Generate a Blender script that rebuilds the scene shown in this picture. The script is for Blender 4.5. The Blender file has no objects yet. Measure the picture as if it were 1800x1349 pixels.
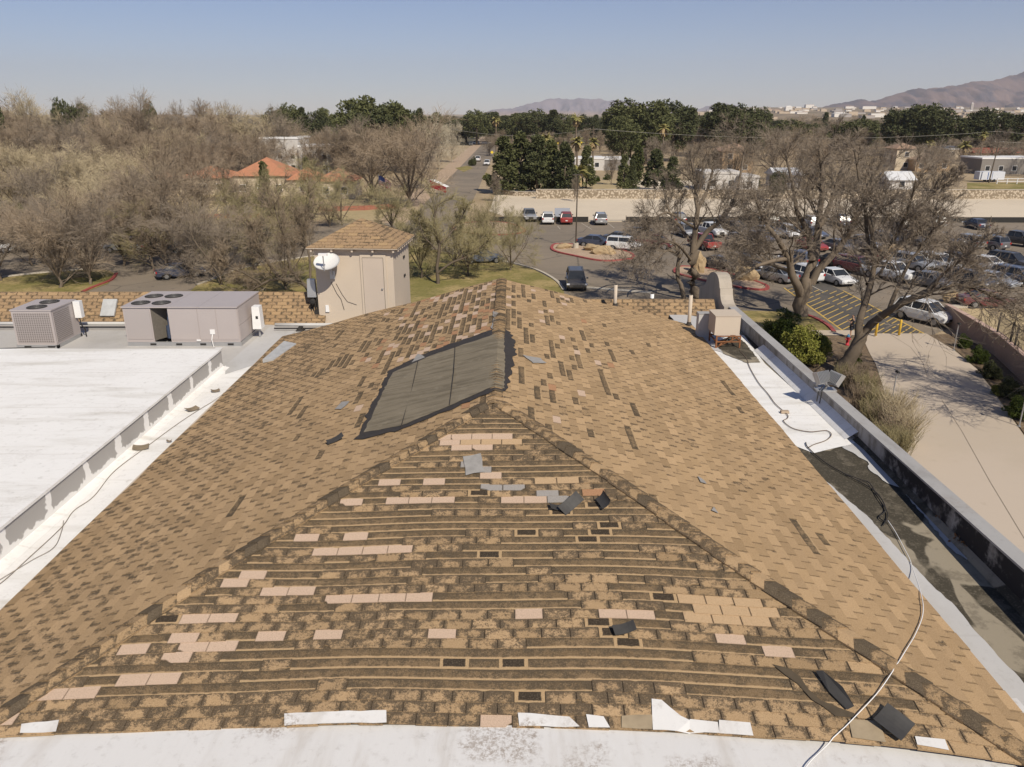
import bpy, math, random
import numpy as np
from mathutils import Vector, Matrix
SC = bpy.context.scene
# ------------------------------------------------------------------ camera, world, sun, exposure
F = 1370.0; PITCH = math.radians(19.1); CH = 16.0
cd = bpy.data.cameras.new('camera'); cam = bpy.data.objects.new('camera', cd); SC.collection.objects.link(cam)
cam.location = (0, 0, CH); cam.rotation_euler = (math.radians(90) - PITCH, 0, 0)
cd.sensor_width = 36; cd.lens = F/1800*36; cd.clip_start = 0.1; cd.clip_end = 60000
SC.camera = cam
SUN_EL = math.radians(43); SUN_AZ = math.radians(153)      # azimuth clockwise from +Y: behind the camera, to the right
W = bpy.data.worlds.new('World'); SC.world = W; W.use_nodes = True
wn = W.node_tree; bg = wn.nodes['Background']
sky = wn.nodes.new('ShaderNodeTexSky'); sky.sky_type = 'NISHITA'; sky.sun_disc = False
sky.sun_elevation = SUN_EL; sky.sun_rotation = SUN_AZ; sky.altitude = 1100; sky.air_density = 1.0; sky.dust_density = 0.35; sky.ozone_density = 3.0
tintn = wn.nodes.new('ShaderNodeMix'); tintn.data_type = 'RGBA'; tintn.blend_type = 'MULTIPLY'; tintn.inputs[0].default_value = 1.0; tintn.inputs[7].default_value = (1.0, .965, 1.11, 1)
wn.links.new(sky.outputs[0], tintn.inputs[6]); wn.links.new(tintn.outputs[2], bg.inputs[0]); bg.inputs[1].default_value = 0.075
sl = bpy.data.lights.new('sun', 'SUN'); sl.energy = 4.75; sl.angle = math.radians(0.5); sl.color = (1.0, 0.915, 0.78)
so = bpy.data.objects.new('sun', sl); SC.collection.objects.link(so)
sd = Vector((math.sin(SUN_AZ)*math.cos(SUN_EL), math.cos(SUN_AZ)*math.cos(SUN_EL), math.sin(SUN_EL)))
so.rotation_euler = sd.to_track_quat('Z', 'Y').to_euler(); so.location = (20, -20, 60)
SC.view_settings.view_transform = 'Standard'; SC.view_settings.look = 'None'; SC.view_settings.exposure = 0.0; SC.view_settings.gamma = 1.0
SC.cycles.transparent_max_bounces = 8; SC.cycles.max_bounces = 5; SC.cycles.volume_bounces = 1

# ------------------------------------------------------------------ helpers
cP, sP = math.cos(PITCH), math.sin(PITCH)
def ray(px, py):
    v = (py-674.5)/F
    return ((px-900)/F, cP-v*sP, -(sP+v*cP))
def pix(px, py, z=0.0):
    r = ray(px, py); t = (CH-z)/(-r[2]); return Vector((r[0]*t, r[1]*t, z))
def pixy(px, py, Y):
    r = ray(px, py); t = Y/r[1]; return Vector((r[0]*t, Y, CH+r[2]*t))
def pixz(py, Y): return pixy(900, py, Y).z
COL = SC.collection
def tag(o, label=None, cat=None, group=None, kind=None):
    if label: o['label'] = label
    if cat: o['category'] = cat
    if group: o['group'] = group
    if kind: o['kind'] = kind
    return o
def empty(name, loc=(0,0,0), rz=0.0, label=None, cat=None, group=None):
    o = bpy.data.objects.new(name, None); COL.objects.link(o); o.location = loc; o.rotation_euler = (0,0,rz); o.empty_display_size = .2
    return tag(o, label, cat, group)
class MB:
    def __init__(s): s.v = []; s.f = []; s.m = []
    def add(s, vs, fs, m=0):
        b = len(s.v); s.v += [tuple(p) for p in vs]; s.f += [tuple(i+b for i in f) for f in fs]; s.m += [m]*len(fs); return s
    def box(s, x0, y0, z0, x1, y1, z1, m=0, taper=0.0, M=None):
        t = taper
        vs = [(x0,y0,z0),(x1,y0,z0),(x1,y1,z0),(x0,y1,z0),(x0+t,y0+t,z1),(x1-t,y0+t,z1),(x1-t,y1-t,z1),(x0+t,y1-t,z1)]
        if M is not None: vs = [tuple(M @ Vector(p)) for p in vs]
        return s.add(vs, [(3,2,1,0),(4,5,6,7),(0,1,5,4),(1,2,6,5),(2,3,7,6),(3,0,4,7)], m)
    def tube(s, pts, rad, n=6, m=0, cap=True):
        pts = [Vector(p) for p in pts]
        if not hasattr(rad, '__len__'): rad = [rad]*len(pts)
        vs = []; prev = None
        for i, p in enumerate(pts):
            t = (pts[min(i+1,len(pts)-1)]-pts[max(i-1,0)]).normalized()
            ref = Vector((0,0,1)) if abs(t.z) < .9 else Vector((1,0,0))
            if prev is not None and abs(prev.dot(t)) < .95: ref = prev
            a = (ref - t*ref.dot(t)).normalized(); b = t.cross(a); prev = a
            for k in range(n):
                an = 2*math.pi*k/n; vs.append(p+(a*math.cos(an)+b*math.sin(an))*rad[i])
        fs = [(i*n+k, i*n+(k+1)%n, (i+1)*n+(k+1)%n, (i+1)*n+k) for i in range(len(pts)-1) for k in range(n)]
        if cap: fs += [tuple(range(n))[::-1], tuple((len(pts)-1)*n+k for k in range(n))]
        return s.add(vs, fs, m)
    def lathe(s, prof, n=16, c=(0,0,0), m=0):
        vs = [(c[0]+r*math.cos(2*math.pi*k/n), c[1]+r*math.sin(2*math.pi*k/n), c[2]+z) for r, z in prof for k in range(n)]
        fs = [(i*n+k, i*n+(k+1)%n, (i+1)*n+(k+1)%n, (i+1)*n+k) for i in range(len(prof)-1) for k in range(n)]
        fs += [tuple(range(n))[::-1], tuple((len(prof)-1)*n+k for k in range(n))]
        return s.add(vs, fs, m)
    def prism(s, poly, z0, z1, m=0):
        n = len(poly); vs = [(x,y,z0) for x,y in poly]+[(x,y,z1) for x,y in poly]
        a = sum(poly[i][0]*poly[(i+1)%n][1]-poly[(i+1)%n][0]*poly[i][1] for i in range(n))
        bot = tuple(range(n)); top = tuple(range(n,2*n)); side = [(i,(i+1)%n,n+(i+1)%n,n+i) for i in range(n)]
        if a > 0: fs = [bot[::-1], top]+side
        else: fs = [bot, top[::-1]]+[f[::-1] for f in side]
        return s.add(vs, fs, m)
    def sheet(s, pts, m=0): return s.add(pts, [tuple(range(len(pts)))], m)
    def build(s, name, mats, parent=None, smooth=False):
        me = bpy.data.meshes.new(name); me.from_pydata(s.v, [], s.f)
        if not isinstance(mats, (list, tuple)): mats = [mats]
        for m in mats: me.materials.append(m)
        if any(s.m): me.polygons.foreach_set('material_index', s.m)
        if smooth: me.polygons.foreach_set('use_smooth', [True]*len(me.polygons))
        me.update(); o = bpy.data.objects.new(name, me); COL.objects.link(o); o.parent = parent
        return o
def np_mesh(name, verts, faces, mats, parent=None, smooth=False, link=True):   # faces: (n,k) array
    me = bpy.data.meshes.new(name); nf, k = faces.shape
    me.vertices.add(len(verts)); me.vertices.foreach_set('co', verts.astype(np.float32).ravel())
    me.loops.add(nf*k); me.loops.foreach_set('vertex_index', faces.astype(np.int32).ravel())
    me.polygons.add(nf); me.polygons.foreach_set('loop_start', np.arange(0, nf*k, k, dtype=np.int32))
    me.polygons.foreach_set('use_smooth', np.full(nf, smooth))
    me.update(calc_edges=True)
    if not isinstance(mats, (list, tuple)): mats = [mats]
    for m in mats: me.materials.append(m)
    o = bpy.data.objects.new(name, me)
    if link: COL.objects.link(o); o.parent = parent
    return o
def copy_tree(root, parent=None):
    c = root.copy(); COL.objects.link(c); c.parent = parent
    for ch in root.children: copy_tree(ch, c)
    return c

# ------------------------------------------------------------------ materials
class NB:
    def __init__(s, name, rough=.8, spec=.3, metal=0.0):
        s.mat = bpy.data.materials.new(name); s.mat.use_nodes = True; s.t = s.mat.node_tree; s.b = s.t.nodes['Principled BSDF']
        s.b.inputs['Roughness'].default_value = rough; s.b.inputs['Metallic'].default_value = metal; s.b.inputs['Specular IOR Level'].default_value = spec
    def node(s, ty, ins=None, **kw):
        n = s.t.nodes.new(ty)
        for k, v in kw.items(): setattr(n, k, v)
        for k, v in (ins or {}).items(): s.set(n.inputs[k], v)
        return n
    def set(s, inp, v):
        if isinstance(v, bpy.types.NodeSocket): s.t.links.new(v, inp)
        elif isinstance(v, (tuple, list)): inp.default_value = tuple(v)+((1,) if len(v) == 3 and inp.type == 'RGBA' else ())
        else: inp.default_value = v
    def math(s, op, a, b=0.0, clamp=False):
        n = s.node('ShaderNodeMath', {0: a, 1: b}, operation=op); n.use_clamp = clamp; return n.outputs[0]
    def mix(s, f, a, b, bt='MIX'):
        n = s.node('ShaderNodeMix', data_type='RGBA', blend_type=bt); s.set(n.inputs[0], f); s.set(n.inputs[6], a); s.set(n.inputs[7], b); return n.outputs[2]
    def geo(s): return s.node('ShaderNodeNewGeometry').outputs['Position']
    def obj(s): return s.node('ShaderNodeTexCoord').outputs['Object']
    def noise(s, vec, scale, detail=4, rough=.55, dist=0.0):
        return s.node('ShaderNodeTexNoise', {'Vector': vec, 'Scale': scale, 'Detail': detail, 'Roughness': rough, 'Distortion': dist}).outputs['Fac']
    def step(s, x, a, b, v0=0.0, v1=1.0):
        return s.node('ShaderNodeMapRange', {0: x, 1: a, 2: b, 3: v0, 4: v1}, interpolation_type='SMOOTHSTEP').outputs[0]
    def scalev(s, vec, sc):
        return s.node('ShaderNodeMapping', {'Vector': vec, 'Scale': sc}).outputs[0]
    def color(s, c): s.set(s.b.inputs['Base Color'], c)
    def bump(s, h, dist=.01, st=.5):
        n = s.node('ShaderNodeBump', {'Height': h, 'Distance': dist, 'Strength': st}); s.t.links.new(n.outputs[0], s.b.inputs['Normal'])
MATS = {}
def flat(name, c, rough=.7, spec=.3, metal=0.0, var=.12, scale=3.0):
    """plain surface with a little tone variation"""
    if name in MATS: return MATS[name]
    n = NB(name, rough, spec, metal); f = n.noise(n.obj(), scale, 5)
    n.color(n.mix(f, tuple(x*(1-var) for x in c), tuple(min(1, x*(1+var)) for x in c)))
    MATS[name] = n.mat; return n.mat
def ground_mat(name, a, b, c, s1, s2, rough=.95, bump=0, cm=(.5,.7)):
    n = NB(name, rough, .15); p = n.geo()
    big = n.step(n.noise(p, s1, 5, .6), .38, .62); col = n.mix(big, a, b)
    fine = n.step(n.noise(p, s2, 6, .7), cm[0], cm[1]); col = n.mix(fine, col, c)
    n.color(col)
    if bump: n.bump(n.noise(p, s2*2, 4), bump, .6)
    MATS[name] = n.mat; return n.mat
def srgb(r, g, b):
    return tuple(((x/255)/12.92 if x/255 <= .04045 else ((x/255+.055)/1.055)**2.4) for x in (r, g, b))

M = {}
M['dirt'] = ground_mat('dry_dirt', (.40,.31,.20), (.33,.25,.15), (.22,.17,.10), .03, .5)
M['field'] = ground_mat('dry_field_grass', (.46,.36,.21), (.38,.30,.17), (.30,.24,.13), .06, .9)
def asphalt():
    n = NB('worn_asphalt', .92, .15); p = n.geo()
    c = n.mix(n.step(n.noise(p, .06, 5, .6), .35, .65), (.250,.205,.155), (.190,.160,.125))
    c = n.mix(n.step(n.noise(n.scalev(p, (.35, 1.2, 1)), .25, 5, .7), .5, .75, 0, .6), c, (.145,.125,.10))
    c = n.mix(n.step(n.noise(p, 9, 3), .4, .7, 0, .3), c, (.29,.24,.18))
    cr = n.node('ShaderNodeTexVoronoi', {'Vector': p, 'Scale': .13}, feature='DISTANCE_TO_EDGE').outputs['Distance']
    c = n.mix(n.step(n.math('ADD', cr, n.math('MULTIPLY', n.math('SUBTRACT', n.noise(p, 1.2, 4), .5), .03)), .012, .004, 0, .6), c, (.09,.08,.065))
    c = n.mix(n.step(n.noise(p, .9, 2, .4), .68, .74, 0, .5), c, (.09,.08,.07))
    n.color(c); return n.mat
M['asphalt'] = asphalt()
M['sealcoat'] = ground_mat('dark_sealed_asphalt', (.085,.080,.075), (.11,.10,.09), (.14,.125,.105), .2, 3)
M['concrete'] = ground_mat('pale_concrete', (.50,.42,.335), (.47,.395,.31), (.40,.33,.25), .12, 1.4, cm=(.58,.8))
M['basin'] = ground_mat('pale_basin_gravel', (.62,.53,.405), (.57,.485,.37), (.48,.40,.30), .05, .8, cm=(.55,.8))
def lawn():
    n = NB('patchy_lawn', .95, .1); p = n.geo()
    c = n.mix(n.step(n.noise(p, .16, 5, .65), .36, .6), (.38,.29,.135), (.21,.185,.065))
    c = n.mix(n.step(n.noise(p, 2.5, 6, .7), .45, .7, 0, .6), c, (.10,.10,.03)); n.color(c); n.bump(n.noise(p, 8, 4), .05); return n.mat
M['lawn'] = lawn()
M['mulch'] = ground_mat('brown_mulch', (.20,.145,.095), (.14,.10,.065), (.30,.23,.15), .7, 5)
M['gravel'] = ground_mat('pink_gravel', (.46,.34,.24), (.40,.30,.21), (.30,.22,.15), .5, 4)
M['redcurb'] = flat('red_painted_curb', (.33,.075,.065), .7, var=.35, scale=1.5)
M['curb'] = flat('concrete_curb', (.47,.42,.34), .9)
M['yellow'] = flat('yellow_road_paint', (.55,.37,.10), .8, var=.25, scale=2)
M['whitepaint'] = flat('faded_white_road_paint', (.42,.38,.31), .8, var=.25, scale=2)
M['stone'] = None
def stonewall():
    n = NB('field_stone_wall', .95, .1); p = n.geo()
    v = n.node('ShaderNodeTexVoronoi', {'Vector': p, 'Scale': 2.6}); c = n.mix(n.noise(p, 2, 3), (.56,.48,.37), (.44,.36,.27))
    c = n.mix(n.step(v.outputs['Distance'], .35, .6), c, (.25,.2,.14)); n.color(c); n.bump(v.outputs['Distance'], .1); return n.mat
M['stone'] = stonewall()
def membrane(name, base, dirt, amount, sx, sy, blot=.0):
    n = NB(name, .7, .25); p = n.geo()
    st = n.noise(n.scalev(p, (sx, sy, 1)), 1.0, 6, .62, .4)
    c = n.mix(n.step(st, .48, .78, 0, amount), base, dirt)
    c = n.mix(n.step(n.noise(p, 7, 6, .75), .52, .8, 0, amount*.8), c, tuple(x*.75 for x in dirt))
    sepy = n.node('ShaderNodeSeparateXYZ', {0: p}); fr = n.math('ABSOLUTE', n.math('SUBTRACT', n.math('FRACT', n.math('ADD', n.math('MULTIPLY', sepy.outputs[1], .42), n.math('MULTIPLY', n.noise(p, .8, 3), .05))), .5))
    c = n.mix(n.math('MULTIPLY', n.step(fr, .012, .004), amount*.35), c, dirt)
    c = n.mix(n.step(n.noise(p, .35, 4, .55), .48, .66, 0, amount*.3), c, dirt)
    if blot: 
        k = n.math('MULTIPLY', n.step(n.noise(p, .9, 5, .6), .52, .62), n.step(n.noise(p, 22, 5, .8), .42, .62))
        c = n.mix(n.math('MULTIPLY', k, blot), c, (.26,.20,.15))
    n.color(c); n.bump(n.noise(n.scalev(p, (sx, sy, 1)), 3, 5), .01, .5); return n.mat
M['white'] = membrane('white_roof_coating', (.80,.785,.75), (.56,.53,.47), .85, .3, 2.0, .12)
M['front_white'] = membrane('scuffed_white_coating', (.68,.665,.64), (.50,.46,.41), .75, 2.2, .5, .75)
M['gray_roof'] = membrane('gray_flat_roofing', (.46,.44,.41), (.36,.34,.31), .6, .6, .6)
M['graywash'] = membrane('thin_gray_coating', (.50,.49,.475), (.36,.34,.31), .6, 1.2, .4)
def tar():
    n = NB('weathered_tar_roofing', .9, .15); p = n.geo()
    q = n.scalev(p, (1.1, .62, 1))
    c = n.mix(n.step(n.noise(q, .8, 3, .5, .6), .50, .53), (.060,.052,.038), (.29,.25,.185))
    c = n.mix(n.step(n.noise(p, 3.2, 5, .65), .5, .62, 0, .6), c, (.15,.128,.095))
    c = n.mix(n.step(n.noise(p, 30, 4, .7), .5, .75, 0, .35), c, (.36,.31,.23)); n.color(c); return n.mat
M['tar'] = tar()
def stucco(name, c, d=.85, streak=0):
    n = NB(name, .92, .1); p = n.obj()
    col = n.mix(n.noise(p, 1.2, 5), tuple(x*d for x in c), c)
    if streak: col = n.mix(n.step(n.noise(n.scalev(n.geo(), (3, 3, .25)), 1, 5, .6), .5, .7, 0, streak), col, (.17,.15,.12))
    n.color(col); n.bump(n.noise(p, 60, 4), .004, .5); return n.mat
M['stucco'] = stucco('beige_stucco', (.575,.485,.385))
M['stucco_gray'] = stucco('weathered_gray_stucco', (.40,.37,.33), .8, .55)
M['cap_gray'] = membrane('gray_parapet_cap', (.37,.36,.345), (.24,.225,.21), .7, 1.5, .5, .3)
M['metal'] = flat('beige_gray_cabinet', (.44,.39,.37), .5, .4, .1, var=.05)
M['metal2'] = flat('galvanised_steel', (.45,.45,.45), .45, .5, .6)
M['dark'] = flat('dark_interior', (.03,.028,.026), .8)
M['black'] = flat('black_rubber', (.035,.032,.03), .8, var=.2)
M['whitebox'] = flat('white_plastic', (.75,.74,.72), .5)
M['rust'] = flat('rusty_angle_iron', (.23,.10,.045), .9, var=.5, scale=14)
M['bark'] = stucco('gray_brown_bark', (.22,.175,.13), .55)
def grillmat():
    n = NB('coil_guard_grille', .6, .3, .2); p = n.obj()
    w1 = n.node('ShaderNodeTexWave', {'Vector': p, 'Scale': 6.0}, bands_direction='Z').outputs['Fac']
    w2 = n.node('ShaderNodeTexWave', {'Vector': n.scalev(p, (1,1,1)), 'Scale': 5.0}, bands_direction='X').outputs['Fac']
    w3 = n.node('ShaderNodeTexWave', {'Vector': p, 'Scale': 5.0}, bands_direction='Y').outputs['Fac']
    f = n.math('MAXIMUM', n.step(w1, .7, .95), n.math('MAXIMUM', n.step(w2, .7, .95), n.step(w3, .7, .95)))
    n.color(n.mix(f, (.21,.18,.165), (.42,.375,.355))); return n.mat
M['grille'] = grillmat()
# ------------------------------------------------------------------ church building: roof surfaces
RX = -0.31; XL = -6.89; XR = 5.42; GY = 23.5
def z0f(X): 
    t = min(1, max(0, (X-1)/4)); return 10.0 + .06*t*t*(3-2*t)
_e = [(43,1294),(272,1284),(443,1280),(858,1274),(1148,1286),(1327,1296),(1498,1307),(1612,1318),(1722,1331),(1800,1341)]
_ep = []
for a, b in _e:
    p = pix(a, b, 10.0)
    for _ in range(3): p = pix(a, b, z0f(p.x))
    _ep.append(p)
_co = np.polyfit([p.x for p in _ep], [p.y for p in _ep], 3)
def Ye(X): X = max(-7.5, min(6.5, X)); return float(np.polyval(_co, X))
def zL(X): return 11.26+.24*(X+.29)
def zR(X): return 10+.218*(XR-X)
def zF(X, Y):
    s = Y-Ye(X); return z0f(X)+.198*s + .05*math.tanh(X*.8)*math.sin(math.pi*min(1, max(0, s/6.3)))
def gend(X): return GY-.14*abs(X-RX)
def floorR(Y): return 9.68+(9.95-9.68)*max(0, min(1, (Y-6)/(13.6-6)))
def rn(X, Y):      # small unevenness of the old deck
    return .018*math.sin(X*1.9+Y*.7)*math.sin(Y*1.1-X*.4)
def topz(X, Y):
    if XL <= X <= XR and Y <= gend(X)+.05:
        z = min(zL(X), zR(X), zF(X, Y))
        if Y >= Ye(X)-.01 or X < -5.2: return z
        return 9.985
    if X > XR: return floorR(Y) if X < 6.75 else 10.25
    if X < XL: return 9.6 if X > -7.75 else (10.12 if Y < 19.8 else 9.6)
    return 9.6
def hit(px, py):
    r = ray(px, py); t = 3.0
    while t < 60:
        x, y, z = r[0]*t, r[1]*t, CH+r[2]*t
        if z <= topz(x, y): break
        t += .02
    return Vector((x, y, topz(x, y)))

TW, EX = .334, .143
def shingle_mat():
    n = NB('weathered_shingles', .95, .08)
    at = n.node('ShaderNodeAttribute', attribute_name='tint'); tint = at.outputs['Color']; wear = at.outputs['Alpha']
    uv = n.node('ShaderNodeSeparateXYZ', {0: n.node('ShaderNodeUVMap', uv_map='tab').outputs[0]}); u, v = uv.outputs[0], uv.outputs[1]
    p = n.geo()
    n1 = n.noise(p, 9, 5, .7); n2 = n.noise(p, 34, 4, .75); n3 = n.noise(p, 110, 3, .75); n4 = n.noise(p, 1.1, 4, .6)
    du = n.math('MINIMUM', u, n.math('SUBTRACT', 1.0, u))                     # distance to the nearer slot
    edge = n.math('MAXIMUM', n.step(du, .24, .0), n.math('MAXIMUM', n.step(v, .10, 0, 0, .5), n.step(v, .5, 1, 0, .9)))
    k_ = n.math('ADD', n.math('ADD', n.math('MULTIPLY', n1, .55), n.math('MULTIPLY', n2, .35)), n.math('MULTIPLY', n3, .25))
    k_ = n.math('ADD', k_, n.math('MULTIPLY', edge, .12)); k_ = n.math('ADD', k_, n.math('MULTIPLY', n.math('SUBTRACT', n4, .5), .22))
    k_ = n.math('ADD', k_, n.math('MULTIPLY', n.math('SUBTRACT', n.math('MINIMUM', wear, 1.2), 1.0), .22))
    spots = n.step(k_, .55, .675)
    line = n.math('MULTIPLY', n.step(du, .032, .010), n.math('ADD', wear, .6))
    w = n.math('MAXIMUM', n.math('MULTIPLY', spots, .88), n.math('MULTIPLY', line, .85), clamp=True)
    w = n.math('MULTIPLY', w, n.step(wear, 0, .12))
    bare = n.step(wear, 1.4, 1.5)
    w = n.math('MULTIPLY', w, n.math('SUBTRACT', 1.0, bare), clamp=True)
    col = n.mix(w, tint, (.062, .048, .034))
    # bare course: dark granular band with a pale, never weathered rim along its lower edge and ends
    rim = n.step(n.math('ADD', v, n.math('MULTIPLY', n.math('SUBTRACT', n1, .5), .3)), .24, .12)
    hole = n.step(wear, 2.4, 2.5)
    tb = n.mix(1.0, tint, (.46,.46,.46), 'MULTIPLY')
    inner = n.mix(hole, n.mix(n.step(k_, .54, .72), tb, (.078,.058,.037)), (.028,.021,.016))
    rimw = n.math('MAXIMUM', rim, n.math('MULTIPLY', hole, n.math('MAXIMUM', n.step(n.math('ADD', du, n.math('MULTIPLY', n1, .12)), .2, .16), n.step(n.math('ADD', v, n.math('MULTIPLY', n1, .3)), .42, .34))))
    col = n.mix(bare, col, n.mix(rimw, inner, (.43,.295,.16)))
    col = n.mix(n.step(n3, .47, .64, 0, .6), col, n.mix(.55, col, (.10,.075,.045)))
    col = n.mix(n.step(n3, .52, .36, 0, .35), col, n.mix(.5, col, (.66,.52,.36)))
    n.color(col); n.bump(n3, .003, .6); return n.mat
M['shingle'] = shingle_mat()

class Shingles:
    def __init__(s): s.v = []; s.f = []; s.uv = []; s.c = []
    def poly(s, P, UV, tint, a, skirt=True, low=None):
        b = len(s.v); n = len(P); s.v += P; s.f.append(tuple(range(b, b+n))); s.uv += UV; s.c += [(*tint, a)]*n
        if skirt:
            L = [(p[0], p[1], p[2]-.022) for p in P]; s.v += L
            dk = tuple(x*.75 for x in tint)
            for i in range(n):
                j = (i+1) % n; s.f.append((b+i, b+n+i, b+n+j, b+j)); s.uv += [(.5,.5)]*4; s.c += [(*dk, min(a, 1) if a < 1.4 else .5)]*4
    def build(s, name, parent):
        me = bpy.data.meshes.new(name); me.from_pydata(s.v, [], s.f); me.materials.append(M['shingle'])
        ul = me.uv_layers.new(name='tab'); ul.data.foreach_set('uv', np.array(s.uv, np.float32).ravel())
        ca = me.color_attributes.new('tint', 'FLOAT_COLOR', 'CORNER'); ca.data.foreach_set('color', np.array(s.c, np.float32).ravel())
        me.update(); o = bpy.data.objects.new(name, me); COL.objects.link(o); o.parent = parent; return o
def clip(poly, g):
    out = []; n = len(poly)
    for i in range(n):
        a, b = poly[i], poly[(i+1) % n]; ga, gb = g(*a), g(*b)
        if ga >= 0: out.append(a)
        if (ga >= 0) != (gb >= 0):
            t = ga/(ga-gb); out.append((a[0]+(b[0]-a[0])*t, a[1]+(b[1]-a[1])*t))
    return out
PLANES = {
 'front': dict(P=lambda u, s: (u, Ye(u)+s, zF(u, Ye(u)+s)), inv=lambda x, y: (x, y-Ye(x)), g=lambda u, s: min(zL(u), zR(u))-zF(u, Ye(u)+s)),
 'left': dict(P=lambda u, s: (XL+s, u, zL(XL+s)), inv=lambda x, y: (y, x-XL), g=lambda u, s: min(zF(XL+s, u)-zL(XL+s), gend(XL+s)-u)),
 'right': dict(P=lambda u, s: (XR-s, u, zR(XR-s)), inv=lambda x, y: (y, XR-x), g=lambda u, s: min(zF(XR-s, u)-zR(XR-s), gend(XR-s)-u)),
}
def tabcell(plane, u, s):
    i = math.floor(s/EX); off = (i % 2)*TW*.5 + ((i*37) % 7)*.006
    return i, math.floor((u-off)/TW)
def lay(name, plane, u0, u1, smax, style, parent, seed):
    R = random.Random(seed); pl = PLANES[plane]; S = Shingles(); P = pl['P']
    n = Vector(P(u0+1, .5)); nx = (Vector(P(u0+1.2, .5))-n).cross(Vector(P(u0+1, .7))-n).normalized()
    if nx.z < 0: nx = -nx
    flip = (Vector(P(1+u0,.5))-n); 
    def pt(u, s, h):
        x, y, z = P(u, s); z += rn(x, y); return (x+nx.x*h, y+nx.y*h, z+nx.z*h)
    order = 1 if (Vector(P(u0+1.2,.5))-n).cross(Vector(P(u0+1,.7))-n).z > 0 else -1
    for i in range(int(smax/EX)+1):
        off = (i % 2)*TW*.5 + ((i*37) % 7)*.006; s0 = i*EX; s1 = min((i+1)*EX+.012, smax)
        j0, j1 = math.floor((u0-off)/TW), math.ceil((u1-off)/TW); row = []
        kinds = style(plane, i, j0, j1, off, R)
        for j in range(j0, j1):
            tint, wear = kinds[j]; a = j*TW+off+.003; b = a+TW-(.006 if plane == 'front' else .013)
            bare = wear > 1.4; ul, ur = 0.0, 1.0
            if bare and wear < 2.4:
                if kinds.get(j-1, (0, 0))[1] > 1.4: ul = .4; a -= .004
                if kinds.get(j+1, (0, 0))[1] > 1.4: ur = .6; b += .005
            ss = s0 + (R.uniform(-.006, .006) if not bare else 0); lift = ((.007+R.random()*.004) if plane == 'front' else (.0045+R.random()*.002)) if not bare else .0015
            cut = .0 if bare else R.uniform(-.002, .002)
            quad = [(a, ss), (b, ss+cut), (b, s1), (a, s1)]
            if plane == 'front' and not bare and R.random() < .13:      # torn corner or bitten edge
                cx, cy = R.uniform(.03, .14), R.uniform(.02, .07); e1 = R.uniform(.3, .7)
                quad = [(a+cx, ss), (b, ss+cut), (b, s1), (a, s1), (a, ss+cy), (a+cx*e1, ss+cy*R.uniform(.5, .9))] if R.random() < .5 else [(a, ss), (b-cx, ss+cut), (b-cx*e1, ss+cy*R.uniform(.5, .9)), (b, ss+cy), (b, s1), (a, s1)]
            q = clip(quad, pl['g'])
            if len(q) < 3: continue
            if order < 0: q = q[::-1]
            Pn = []; UV = []
            for (u, s) in q:
                f = (s-s0)/EX; h = lift*(1-min(1, f)*.8); Pn.append(pt(u, s, h)); UV.append((ul+(ur-ul)*(u-a)/(b-a) if b > a else 0, (min(1, max(0, f)) if plane == 'front' or bare else .3+.15*f)))
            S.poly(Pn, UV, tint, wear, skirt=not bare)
    # deck below
    N = 26; K = 22
    for ii in range(N):
        for kk in range(K):
            a, b = u0+(u1-u0)*ii/N, u0+(u1-u0)*(ii+1)/N; c, d = smax*kk/K, smax*(kk+1)/K
            q = clip([(a, c), (b, c), (b, d), (a, d)], pl['g'])
            if len(q) < 3: continue
            if order < 0: q = q[::-1]
            S.poly([pt(u, s, -.008) for u, s in q], [(.5, .5)]*len(q), (.075,.056,.036), .4, skirt=False)
    return S.build(name, parent)

TAN = (.45,.305,.168); TAN2 = (.37,.248,.132); PINK = (.56,.41,.30); ORNG = (.40,.215,.115); GREY = (.33,.31,.29); FRESH = (.50,.345,.20)
special = {}
def mark(lst, tint, wear):
    for a, b in lst:
        h = hit(a, b)
        zz = {'front': zF(h.x, h.y), 'left': zL(h.x), 'right': zR(h.x)}; pl = min(zz, key=zz.get)
        u, s = PLANES[pl]['inv'](h.x, h.y); i, j = tabcell(pl, u, s); special[(pl, i, j)] = (tint, wear)
pink = [(685,854),(770,849),(712,881),(755,882),(797,880),(620,887),(537,947),(628,946),(563,976),(605,973),(650,972),(693,970),(402,1024),(447,1016),(468,1046),(515,1044),
 (590,1060),(636,1058),(680,1057),(741,1055),(350,1091),(398,1088),(480,1122),(583,1117),(220,1137),(323,1128),(385,1140),(335,1147),(292,1168),(250,1188),(300,1187),(105,1222),(157,1214),
 (797,1115),(918,1074),(1076,1081),(1122,1083),(1305,1117),(1383,1143),(20,1268),(780,768),(815,768),(850,768),(885,768),(775,783),(812,792),(850,791),(870,832),(912,876),(950,878),(885,1266)]
mark(pink, PINK, .06)
mark([(840,779),(875,779),(905,779),(970,843),(1010,845),(1230,1054),(1270,1056),(1310,1058),(1250,1070),(1290,1073),(1330,1078),(1300,1088),(1340,1093),(1245,1085)], FRESH, .15)
mark([(870,858),(905,859),(945,861),(1035,866),(825,815),(828,826),(1000,880)], GREY, .2)
mark([(1060,864),(845,545),(850,560),(848,575),(855,590),(835,555),(838,585),(825,600),(862,548),(860,575),(815,720)], ORNG, .1)
mark([(303,1092),(805,1170),(915,1173),(905,1220),(958,1218),(1044,1098),(1090,1138),(1060,1117),(875,982),(1028,955),(1057,943),(1083,930),(1183,1052),(835,872),(925,934),(975,896),(1035,893)], TAN, 2.6)
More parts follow.
